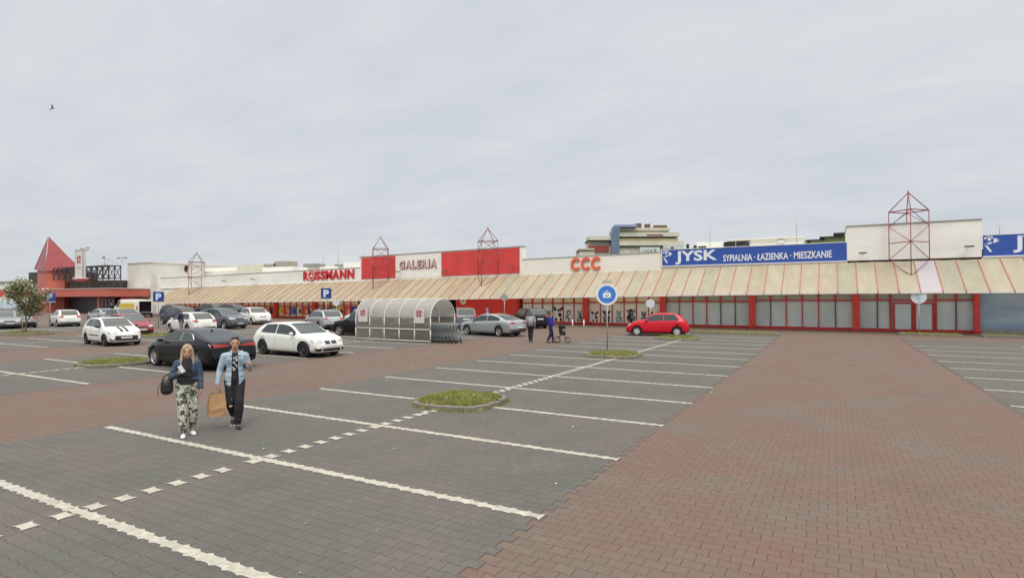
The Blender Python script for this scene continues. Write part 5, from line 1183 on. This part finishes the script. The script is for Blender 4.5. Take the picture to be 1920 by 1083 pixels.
def shoes(t, V, m, sole=None):
    for q in ('L', 'R'):
        b = MB(); a, to = V['an' + q], V['to' + q]; d = (to - a); d.z = to.z - (a.z - .055); dn = d.normalized(); heel = a + Vector((0, 0, -.055)) - Vector((dn.x, dn.y, 0)) * .03
        b.cap(heel, to, .036, .032, m, 10); b.cap(heel + dn * .07, to - dn * .02, .042, .040, m, 10); b.cap(a + Vector((0, 0, -.01)), heel + Vector((0, 0, .01)), .040, .038, m, 10); b.ell(to + dn * .012, (.042, .042, .030), m)
        def fn(bm, z0=min(heel.z, to.z)):
            for v in bm.verts:
                pl = heel.z + (to.z - heel.z) * ((v.co - heel).dot(dn) / max(.01, d.length)) - .030
                if v.co.z < pl: v.co.z = pl
        o = remeshed(b, 'shoe', t, .007, 1, None, fn)
        if sole:
            s_ = MB(); up = Vector((-dn.z * dn.x, -dn.z * dn.y, 1)).normalized(); side = dn.cross(up).normalized(); P = []
            for fwd, wd in ((-.04, .028), (-.01, .040), (.10, .040), (.17, .047), (.215, .040), (.245, .018)):
                c_ = heel + dn * fwd - up * .031; P.append((c_ + side * wd, c_ - side * wd))
            ring = [p[0] for p in P] + [p[1] for p in reversed(P)]; n = len(ring); s_.add(ring + [p - up * .020 for p in ring], [tuple(range(n)), tuple(reversed(range(n, 2 * n)))] + [(i, (i + 1) % n, (i + 1) % n + n, i + n) for i in range(n)], sole); child(s_, 'sole', o)
def top_(t, V, m, name='shirt', grow=0.0, sleeves=1.0, hem=None, gap=None, cuff=None, fine=True, female=False, label=None, low=None):
    b = MB(); ch, pe = V['chest'], V['pelvis']; g_ = grow; wsh = .165 if not female else .130
    b.ell(ch, (.118 + g_, wsh + g_, .16 + g_), m, 16, 12); b.ell(ch + Vector((0, 0, .09)), (.09 + g_, wsh + g_ * .6, .075 + g_ * .3), m, 16, 10); wa = ch * .5 + pe * .5; b.ell(wa, (.108 + g_, (.142 if not female else .125) + g_, .17), m, 16, 12)
    hz = hem if hem is not None else pe.z + .02; b.ell(Vector((pe.x, pe.y, max(hz + .05, pe.z))), (.122 + g_, (.158 if not female else .150) + g_, .10), m, 16, 10)
    if low:
        for z_ in (low, low + .07, low + .14): b.ell(Vector((pe.x + .005, pe.y, z_)), (.130 + g_, (.172 if not female else .152) + g_, .12), m, 16, 10)
    if female: b.ell(ch + Vector((.07, .055, -.01)), (.06, .06, .06), m); b.ell(ch + Vector((.07, -.055, -.01)), (.06, .06, .06), m)
    b.cap(V['neck'] + Vector((-.012, 0, -.035)), ch + Vector((0, 0, .10)), .066 + g_ * .5, .09 + g_, m)
    for q in ('L', 'R'):
        sh_, el, wr_ = V['sh' + q], V['el' + q], V['wr' + q]; b.cap(V['neck'] + Vector((-.01, 0, -.06)), sh_, .055 + g_ * .6, .062 + g_ * .6, m)
        if sleeves > .55: b.cap(sh_, el, .062 + g_ * .6, .050 + g_ * .5, m); b.cap(el, el + (wr_ - el) * min(1, sleeves), .050 + g_ * .5, .036 + g_ * .4, m)
        elif sleeves > 0: b.cap(sh_, sh_ + (el - sh_) * sleeves * 1.6, .060 + g_, .052 + g_, m)
    def fn(bm):
        if hem is not None:
            dl = [v for v in bm.verts if v.co.z < hem and abs(v.co.y) < .24 and (v.co - V['wrL']).length > .12 and (v.co - V['wrR']).length > .12 and (v.co - V['elL']).length > .12 and (v.co - V['elR']).length > .12]; bmesh.ops.delete(bm, geom=dl, context='VERTS')
        if gap:
            dl = [v for v in bm.verts if v.co.x > ch.x + .02 and abs(v.co.y - ch.y) < gap(v.co.z) and v.co.z < V['neck'].z + .05 and (v.co - V['elL']).length > .1 and (v.co - V['elR']).length > .1 and (v.co - V['wrL']).length > .14 and (v.co - V['wrR']).length > .14]; bmesh.ops.delete(bm, geom=dl, context='VERTS')
        if gap or hem is not None:
            bmesh.ops.solidify(bm, geom=bm.faces[:], thickness=.010)
    return remeshed(b, name, t, .0085 if fine else .013, 2, label, fn)
# woman -------------------------------------------------------------
J = dict(head=(.02, 0, 1.515), neck=(-.01, 0, 1.385), chest=(0, 0, 1.20), pelvis=(0, 0, .93), shL=(-.01, .150, 1.305), elL=(-.03, .205, 1.06), wrL=(.04, .225, .84), shR=(-.01, -.150, 1.305), elR=(-.02, -.245, 1.06), wrR=(.17, -.135, 1.15),
         hpL=(0, .085, .88), knL=(.05, .10, .48), anL=(-.08, .09, .095), toL=(.07, .115, .03), hpR=(0, -.085, .88), knR=(.10, -.075, .47), anR=(.14, -.05, .085), toR=(.29, -.055, .03))
wt, V = figure('person', (-10.30, 6.22), -32, J, 'woman with long blond hair in denim jacket and camouflage trousers, walking', True, female=True, parts=dict(brow=mat('brow_fair', (.2, .13, .07), .7), hands={'L': ((.15, -.02, -1), (1, 0, .1), (0, -1, 0), .6), 'R': ((.35, .45, .75), (.2, .4, -.3), (-.6, .6, .2), 1.3)}))
trousers(wt, V, M_camo, (.135, .185, .13), .108, .078, .070, .056)
top_(wt, V, M_blackc, 'top', 0.012, 0.0, hem=.935, low=.95, female=True)
top_(wt, V, M_denim, 'jacket', .022, .92, hem=.99, gap=lambda z: .075 + .10 * max(0, (1.33 - z)) * .3, female=True)
shoes(wt, V, M_shoe, M_shoe)
b = MB(); hd = V['head']
b.ell(hd + Vector((-.026, 0, .042)), (.104, .090, .106), M_hairb, 18, 14); b.cap(hd + Vector((.050, -.006, .112)), hd + Vector((.062, .058, .050)), .020, .020, M_hairb); b.cap(hd + Vector((.050, .0, .112)), hd + Vector((.062, -.060, .050)), .022, .020, M_hairb)
for sg in (-1, 1):
    b.cap(hd + Vector((-.02, sg * .075, .03)), hd + Vector((.01, sg * .088, -.13)), .030, .030, M_hairb); b.cap(hd + Vector((.01, sg * .095, -.13)), hd + Vector((.05, sg * .10, -.23)), .030, .012, M_hairb)
b.cap(hd + Vector((-.07, 0, 0)), hd + Vector((-.085, 0, -.24)), .075, .05, M_hairb)
remeshed(b, 'hair', wt, .009, 2)
def at_fig(t, p):
    r = Matrix.Rotation(t.rotation_euler.z, 3, 'Z'); return Vector(t.location) + r @ Vector(p)
p = at_fig(wt, (.245, -.085, 1.235)); ph = thing('phone', p, 'white phone held up in the woman hand', 'phone', rz=R_(-32)); mb = MB(); mb.box((0, 0, 0), (.012, .066, .135), M_white, M=Matrix.Rotation(.5, 3, 'X')); child(mb, 'case', ph); mb = MB(); mb.box((-.0075, 0, 0), (.002, .058, .12), M_black, M=Matrix.Rotation(.5, 3, 'X')); child(mb, 'screen', ph)
p = at_fig(wt, (.02, -.315, .97)); hb = thing('handbag', p, 'black handbag hanging from the crook of the woman arm', 'handbag', rz=R_(-32))
b = MB(); b.ell((0, 0, -.06), (.075, .105, .125), M_black, 14, 10); b.ell((0, 0, -.12), (.08, .105, .09), M_black, 14, 10); b.ell((0, 0, .0), (.06, .10, .08), M_black, 14, 10); remeshed(b, 'bag_body', hb, .010, 2)
mb = MB(); mb.tube([(0, -.08, .03), (0, -.05, .12), (-.01, .03, .17), (-.01, .08, .14), (0, .08, .03)], .010, M_blackc, 6); child(mb, 'strap', hb); mb = MB(); mb.tube([(.04, -.10, .02), (.05, -.14, -.1), (.03, -.13, -.22)], .006, mat('tassel', (.10, .05, .05), .7), 5); child(mb, 'strap', hb)
# man -----------------------------------------------------------------
J = dict(head=(.03, 0, 1.62), neck=(0, 0, 1.475), chest=(0, 0, 1.27), pelvis=(0, 0, .96), shL=(-.01, .182, 1.375), elL=(-.05, .262, 1.11), wrL=(.15, .25, 1.19), shR=(-.01, -.182, 1.375), elR=(-.03, -.262, 1.10), wrR=(.06, -.30, .86),
         hpL=(0, .09, .91), knL=(.16, .075, .52), anL=(.12, .05, .09), toL=(.28, .07, .032), hpR=(0, -.09, .91), knR=(.06, -.07, .50), anR=(-.20, -.02, .22), toR=(-.11, -.03, .075))
mt, V = figure('person', (-10.12, 7.05), -33, J, 'man in pale denim jacket and black trousers, walking beside the woman', True, parts=dict(hands={'R': ((.05, 0, -1), (1, .0, 0), (0, 1, 0), 1.9), 'L': ((.7, .1, .55), (0, -.5, .7), (.2, -1, 0), 1.2)}))
trousers(mt, V, M_blackc, (.125, .170, .13), .102, .080, .080, .064)
def rip(o):
    q = MB()
    return q
q = MB(); q.ell(V['knR'] + Vector((.062, .0, -.07)), (.020, .036, .028), M_skin, 10, 6); q.ell(V['knR'] + Vector((.045, .01, .06)), (.034, .02, .015), M_skin, 10, 6); child(q, 'knee_rip', mt)
sh_o = top_(mt, V, M_blackc, 'shirt', 0.0, .3, hem=.84)
top_(mt, V, M_denimL, 'jacket', .014, .97, hem=.80, low=.86, gap=lambda z: .052 + .05 * max(0, 1.2 - z))
shoes(mt, V, M_shoek, M_white)
bv = BVHTree.FromPolygons([v.co.copy() for v in sh_o.data.vertices], [tuple(p.vertices) for p in sh_o.data.polygons]); q = MB(); rn = random.Random(4)
for k in range(12):
    cy_ = rn.uniform(-.04, .04); cz_ = 1.12 + .27 * k / 12; a_ = rn.uniform(-.5, .5); pts = []
    for (dy, dz) in ((-.020, -.008), (.014, -.010), (.020, .004), (-.010, .009)):
        yy = cy_ + dy * math.cos(a_) - dz * math.sin(a_); zz = cz_ + dy * math.sin(a_) + dz * math.cos(a_); h = bv.ray_cast(Vector((1, yy, zz)), Vector((-1, 0, 0))); pts.append((h[0].x + .006 if h[0] else .13, yy, zz))
    q.poly(pts, M_white)
child(q, 'chest_print', sh_o)
q = MB()
for sg in (-1, 1):      # jacket collar and pocket flaps
    q.cap(V['neck'] + Vector((-.055, sg * .055, .0)), V['neck'] + Vector((.085, sg * .075, -.075)), .022, .026, M_denimL, 10)
    q.cap(V['neck'] + Vector((-.06, sg * .0, .01)), V['neck'] + Vector((-.055, sg * .06, .0)), .02, .022, M_denimL, 10)
remeshed(q, 'collar', mt, .008, 1)
q = MB()
for sg in (-1, 1): q.box(V['chest'] + Vector((.142, sg * .105, .035)), (.012, .10, .05), mat('denim_flap', (.24, .32, .40), .9), rz=sg * .42)
child(q, 'pocket_flap', mt)
b = MB(); hd = V['head']; b.ell(hd + Vector((-.022, 0, .045)), (.094, .083, .092), M_hairk, 18, 14); b.cap(hd + Vector((.045, -.035, .108)), hd + Vector((.05, .04, .115)), .028, .030, M_hairk); b.ell(hd + Vector((-.06, 0, -.01)), (.05, .072, .07), M_hairk)
remeshed(b, 'hair', mt, .008, 1)
q = MB(); q.ell(hd + Vector((.048, 0, -.078)), (.045, .050, .030), mat('stubble', (.30, .17, .12), .8), 14, 8); child(q, 'beard', mt)
# paper bag
p = at_fig(mt, (.085, -.31, .76)); pb = thing('paper_bag', p, 'brown paper carrier bag with twisted handles in the man hand', 'paper bag', rz=R_(-20))
M_paper = mat('kraft_paper', (.44, .26, .12), .8, var=.12, vscale=9, bump=.5, bscale=14)
mb = MB(); hw_, hd_, hh = .15, .085, .42; rn = random.Random(2); rows = []
for k in range(7):
    z = -.07 - hh * k / 6; w_ = hw_ * (.80 + .20 * min(1, k / 3)); d_ = hd_ * (.45 + .55 * min(1, k / 3.5)); jj = [rn.uniform(-.008, .008) for _ in range(8)]
    rows.append([(-d_ + jj[0], -w_, z), (-d_ * 1.05 + jj[1], 0, z), (-d_, w_ + jj[2], z), (0, w_ * 1.0 + jj[3] - (.02 if k < 4 else 0), z), (d_ + jj[4], w_, z), (d_ * 1.08 + jj[5], 0, z), (d_, -w_ + jj[6], z), (0, -w_ + .02 * (k < 4), z), (-d_ + jj[0], -w_, z)])
mb.grid(rows, M_paper, False); mb.add(rows[-1][:-1], [tuple(range(8))], M_paper); mb.add([(p_[0] * .9, p_[1] * .9, -.12) for p_ in rows[0][:-1]], [tuple(range(8))], mat('bag_inside', (.16, .08, .03), .9)); child(mb, 'bag_body', pb)
for sx in (-.04, .04):
    q = MB(); q.tube([(sx, -.07, -.09), (sx * .8, -.05, .015), (0, -.02, .045), (0, .02, .045), (sx * .8, .05, .015), (sx, .07, -.09)], .006, M_paper, 6); child(q, 'handle', pb)
# more distant people ---------------------------------------------------
def walker(loc, heading, label, topm, legm, hairm, Sc=1.0, hood=False, shoe=M_shoek, pose='stand', skirt=False, short=False, arm='down'):
    k = Sc
    J = dict(head=(.03, 0, 1.60), neck=(0, 0, 1.46), chest=(0, 0, 1.26), pelvis=(0, 0, .95), shL=(0, .19, 1.37), elL=(-.05, .24, 1.10), wrL=(.05, .24, .86), shR=(0, -.19, 1.37), elR=(-.05, -.24, 1.10), wrR=(.05, -.24, .86),
             hpL=(0, .09, .90), knL=(.10, .07, .50), anL=(.14, .05, .10), toL=(.28, .06, .035), hpR=(0, -.09, .90), knR=(.02, -.07, .49), anR=(-.16, -.05, .13), toR=(-.03, -.06, .035))
    if arm == 'push': J.update(elL=(.03, .25, 1.10), wrL=(.30, .20, 1.02), elR=(.03, -.25, 1.10), wrR=(.30, -.20, 1.02))
    if pose == 'stand': J.update(knL=(.03, .09, .49), anL=(0, .09, .09), toL=(.15, .10, .03), knR=(.03, -.09, .49), anR=(0, -.09, .09), toR=(.15, -.10, .03))
    J = {a: tuple(c_ * k for c_ in b_) for a, b_ in J.items()}
    hv = ((.1, 0, -1), (1, 0, .1), (0, -1, 0), .7) if arm != 'push' else ((1, 0, -.1), (0, -1, 0), (0, 0, -1), 1.3); hv2 = (hv[0], hv[1] if arm != 'push' else (0, 1, 0), (0, 1, 0) if arm != 'push' else (0, 0, -1), hv[3])
    t, V = figure('person', loc, heading, J, label, False, parts=dict(hands={'L': hv, 'R': hv2}))
    trousers(t, V, legm, fine=False, th=.10, kn=.075, cf=.07, ank=.055 if not short else .05)
    top_(t, V, topm, 'jacket', .02, .97 if not short else .3, hem=.86 * k, fine=False)
    shoes(t, V, shoe); b = MB(); hd = V['head']; b.ell(hd + Vector((-.028, 0, .035)), (.100, .090, .100), hairm, 14, 10)
    if hood: b.ell(hd + Vector((-.05, 0, -.05)), (.09, .09, .09), hairm, 14, 10)
    remeshed(b, 'hair', t, .012, 1); return t, V
M_greyc = mat('grey_cloth', (.28, .27, .29), .9, var=.1); M_bluec = mat('royal_blue_cloth', (.02, .025, .30), .85, var=.15); M_navyc = mat('navy_cloth', (.015, .02, .06), .85); M_hairg = mat('hair_grey_green', (.10, .12, .10), .8)
walker((-14.75, 28.4), 118, 'person in grey jacket and black trousers walking towards the shops', M_greyc, M_blackc, M_hairg, 1.0, True, pose='walk')
bt, V = walker((-13.6, 28.55), 25, 'person in royal blue jacket pushing a pushchair', M_bluec, M_navyc, M_hairk, .98, pose='walk', arm='push')
walker((-39.0, 23.1), 30, 'man in navy top and pale trousers beside the white hatchback', M_navyc, mat('pale_trousers', (.30, .26, .24), .9), M_hairk, 1.0, pose='stand')
walker((-22.3, 36.0), 215, 'person in light blue top standing behind the silver saloon', mat('lightblue_cloth', (.16, .28, .50), .9), M_navyc, mat('cap_lightblue', (.12, .25, .55), .8), .98, pose='stand')
walker((-88.5, 43.3), -40, 'small distant person in pale blue top at the supermarket entrance', mat('lightblue_cloth', (.16, .28, .50), .9), M_navyc, M_hairk, 1.0, pose='stand')
walker((-92.5, 44.5), -40, 'small distant person in black at the supermarket entrance', M_blackc, M_blackc, M_hairk, 1.02, pose='walk')
# rucksack on the grey person
p = (-14.62, 28.16, 1.18); rk = thing('rucksack', p, 'pale grey rucksack on the back of the walker in grey', 'rucksack', rz=R_(118)); b = MB(); b.ell((0, 0, 0), (.09, .15, .20), mat('ruck_grey', (.36, .33, .35), .8), 12, 8); remeshed(b, 'pack', rk, .014, 1)
# pushchair
pc = thing('pushchair', (-13.6 + .62 * math.cos(R_(25)), 28.55 + .62 * math.sin(R_(25)), 0), 'black pushchair with large spoked wheels pushed by the person in blue', 'pushchair', rz=R_(25))
mb = MB(); sn = M_blackc
for sg in (-1, 1): mb.tube([(-.30, sg * .22, 1.02), (.02, sg * .22, .55), (.30, sg * .22, .16)], .014, M_plast, 6); mb.tube([(-.22, sg * .24, .17), (.02, sg * .22, .55), (.25, sg * .20, .80)], .014, M_plast, 6)
mb.bar((-.30, -.22, 1.02), (-.30, .22, 1.02), .016, M_plast, 6); child(mb, 'frame', pc)
b = MB(); b.ell((.05, 0, .52), (.20, .17, .12), sn, 12, 8); b.ell((-.06, 0, .70), (.10, .17, .18), sn, 12, 8); remeshed(b, 'seat', pc, .014, 1)
b = MB(); b.ell((.02, 0, .88), (.20, .19, .12), sn, 12, 8); remeshed(b, 'hood', pc, .014, 1)
for x, r in ((-.24, .17), (.32, .15)):
    for sg in (-1, 1):
        q = MB(); q.lathe([(r - .025, -.018), (r, -.018), (r, .018), (r - .025, .018), (r - .025, -.018)], M_tyre, 'Y', (x, sg * .26, r), 20); wo = child(q, 'wheel', pc)
        q = MB()
        for k in range(8): a = math.pi * 2 * k / 8; q.bar((x, sg * .26, r), (x + (r - .02) * math.cos(a), sg * .26, r + (r - .02) * math.sin(a)), .004, M_alloy, 4)
        child(q, 'spokes', wo)
# ------------------------------------------------------------------ tree
def tree(loc, H, label):
    t = thing('tree', (loc[0], loc[1], 0), label, 'tree'); rn = random.Random(11)
    MT = mat('bark', (.17, .15, .12), .9, var=.25, vscale=12, bump=.5); tips = []
    mb = MB()
    def branch(p, d, ln, r, lv):
        q = p
        for k in range(3):
            d = (d + Vector((rn.uniform(-.18, .18), rn.uniform(-.18, .18), rn.uniform(-.05, .12)))).normalized(); n_ = q + d * ln / 3; mb.bar(q, n_, r * (1 - .2 * k), MT, 6, r * (1 - .2 * (k + 1))); q = n_
            if lv > 0: tips.append((q, lv))
        if lv < 3:
            for k in range(rn.choice((3, 4)) if lv else 5):
                a = rn.uniform(0, 6.28); e_ = rn.uniform(.35, 1.0); dd = (d * .7 + Vector((math.cos(a) * e_, math.sin(a) * e_, rn.uniform(-.1, .5)))).normalized(); branch(q if rn.random() < .5 else p + (q - p) * rn.uniform(.4, 1), dd, ln * rn.uniform(.55, .8), r * .5, lv + 1)
    branch(Vector((0, 0, 0)), Vector((.02, 0, 1)), 1.5, .085, 0)
    child(mb, 'trunk', t)
    LM = [mat('leaf_' + n_, c, .7) for n_, c in (('green', (.15, .21, .07)), ('olive', (.24, .27, .11)), ('rust', (.26, .16, .07)), ('pale', (.50, .52, .40)))]
    cr_ = MB()
    for p, lv in tips:
        n_ = rn.randint(12, 26) if lv > 1 else 8
        w_ = [.30, .26, .30 if p.x * .872 + p.y * .49 > -.2 else .06, .10 if p.x * .872 + p.y * .49 > -.2 else .45]
        for k in range(n_):
            c = p + Vector((rn.gauss(0, .22), rn.gauss(0, .22), rn.gauss(0, .18))); s_ = rn.uniform(.045, .10)
            if c.x * .872 + c.y * .49 > 1.15 + rn.uniform(-.2, .2): continue
            a, b_ = rn.uniform(0, 6.28), rn.uniform(-1, 1); u_ = Vector((math.cos(a), math.sin(a), b_)).normalized() * s_; v_ = u_.cross(Vector((rn.uniform(-1, 1), rn.uniform(-1, 1), 1))).normalized() * s_ * .6
            m = rn.choices(LM, w_)[0]; cr_.add([c - u_, c + v_, c + u_, c - v_], [(0, 1, 2, 3)], m)
    child(cr_, 'crown', t); return t
tr = tree((-49.0, 18.15), 4.8, 'young loosely leaved tree with green and rusty leaves at the far left'); 
mb = MB(); mb.bar((-48.8, 17.9, 0), (-48.8, 17.9, 1.5), .035, mat('stake_wood', (.3, .24, .17), .9), 6); mb.build('tree_stake', label='short wooden stake at the foot of the young tree', cat='stake')
# ------------------------------------------------------------------ bird
bd = thing('bird', (-71.3, 28.5, 22.4), 'small dark bird in flight high in the left sky', 'bird', rz=R_(-30)); b = MB()
b.ell((0, 0, 0), (.26, .10, .09), M_black, 12, 8); b.ell((.26, 0, .04), (.08, .06, .06), M_black, 8, 6); b.bar((.32, 0, .03), (.40, 0, .02), .015, M_black, 6, .003)
remeshed(b, 'body', bd, .025, 1)
for sg in (-1, 1):
    q = MB(); q.add([(.10, sg * .05, .03), (.16, sg * .40, .22), (-.10, sg * .85, .30), (-.12, sg * .38, .18), (-.10, sg * .05, .02), (.10, sg * .05, .0), (.16, sg * .40, .20), (-.12, sg * .38, .16), (-.10, sg * .05, -.01)], [(0, 1, 3, 4), (1, 2, 3), (5, 8, 7, 6), (6, 7, 2)], M_black); child(q, 'wing', bd)
q = MB(); q.add([(-.2, -.03, 0), (-.52, -.10, 0), (-.46, 0, 0), (-.52, .10, 0), (-.2, .03, 0), (-.2, 0, -.03)], [(0, 1, 2, 5), (5, 2, 3, 4), (4, 3, 2, 1, 0)], M_black); child(q, 'tail', bd)
bd.rotation_euler = (R_(62), R_(-12), R_(29)); bd.scale = (.62, .62, .62)
# small litter and fallen leaves on the paving
lt = MB(); rn = random.Random(9)
for k in range(90):
    x, y = rn.uniform(-16, 6), rn.uniform(3, 26); s_ = rn.uniform(.008, .028); a = rn.uniform(0, 6.28)
    m = M_white if rn.random() < .35 else mat('dry_leaf', (.30, .24, .12), .9)
    lt.add([(x + s_ * math.cos(a), y + s_ * math.sin(a), .022), (x - s_ * math.sin(a) * .6, y + s_ * math.cos(a) * .6, .028), (x - s_ * math.cos(a), y - s_ * math.sin(a), .020), (x + s_ * math.sin(a) * .6, y - s_ * math.cos(a) * .6, .024)], [(0, 1, 2, 3)], m)
lt.build('fallen_leaves', label='tiny pale leaves and crumbs scattered over the paving', cat='leaves', kind='stuff')
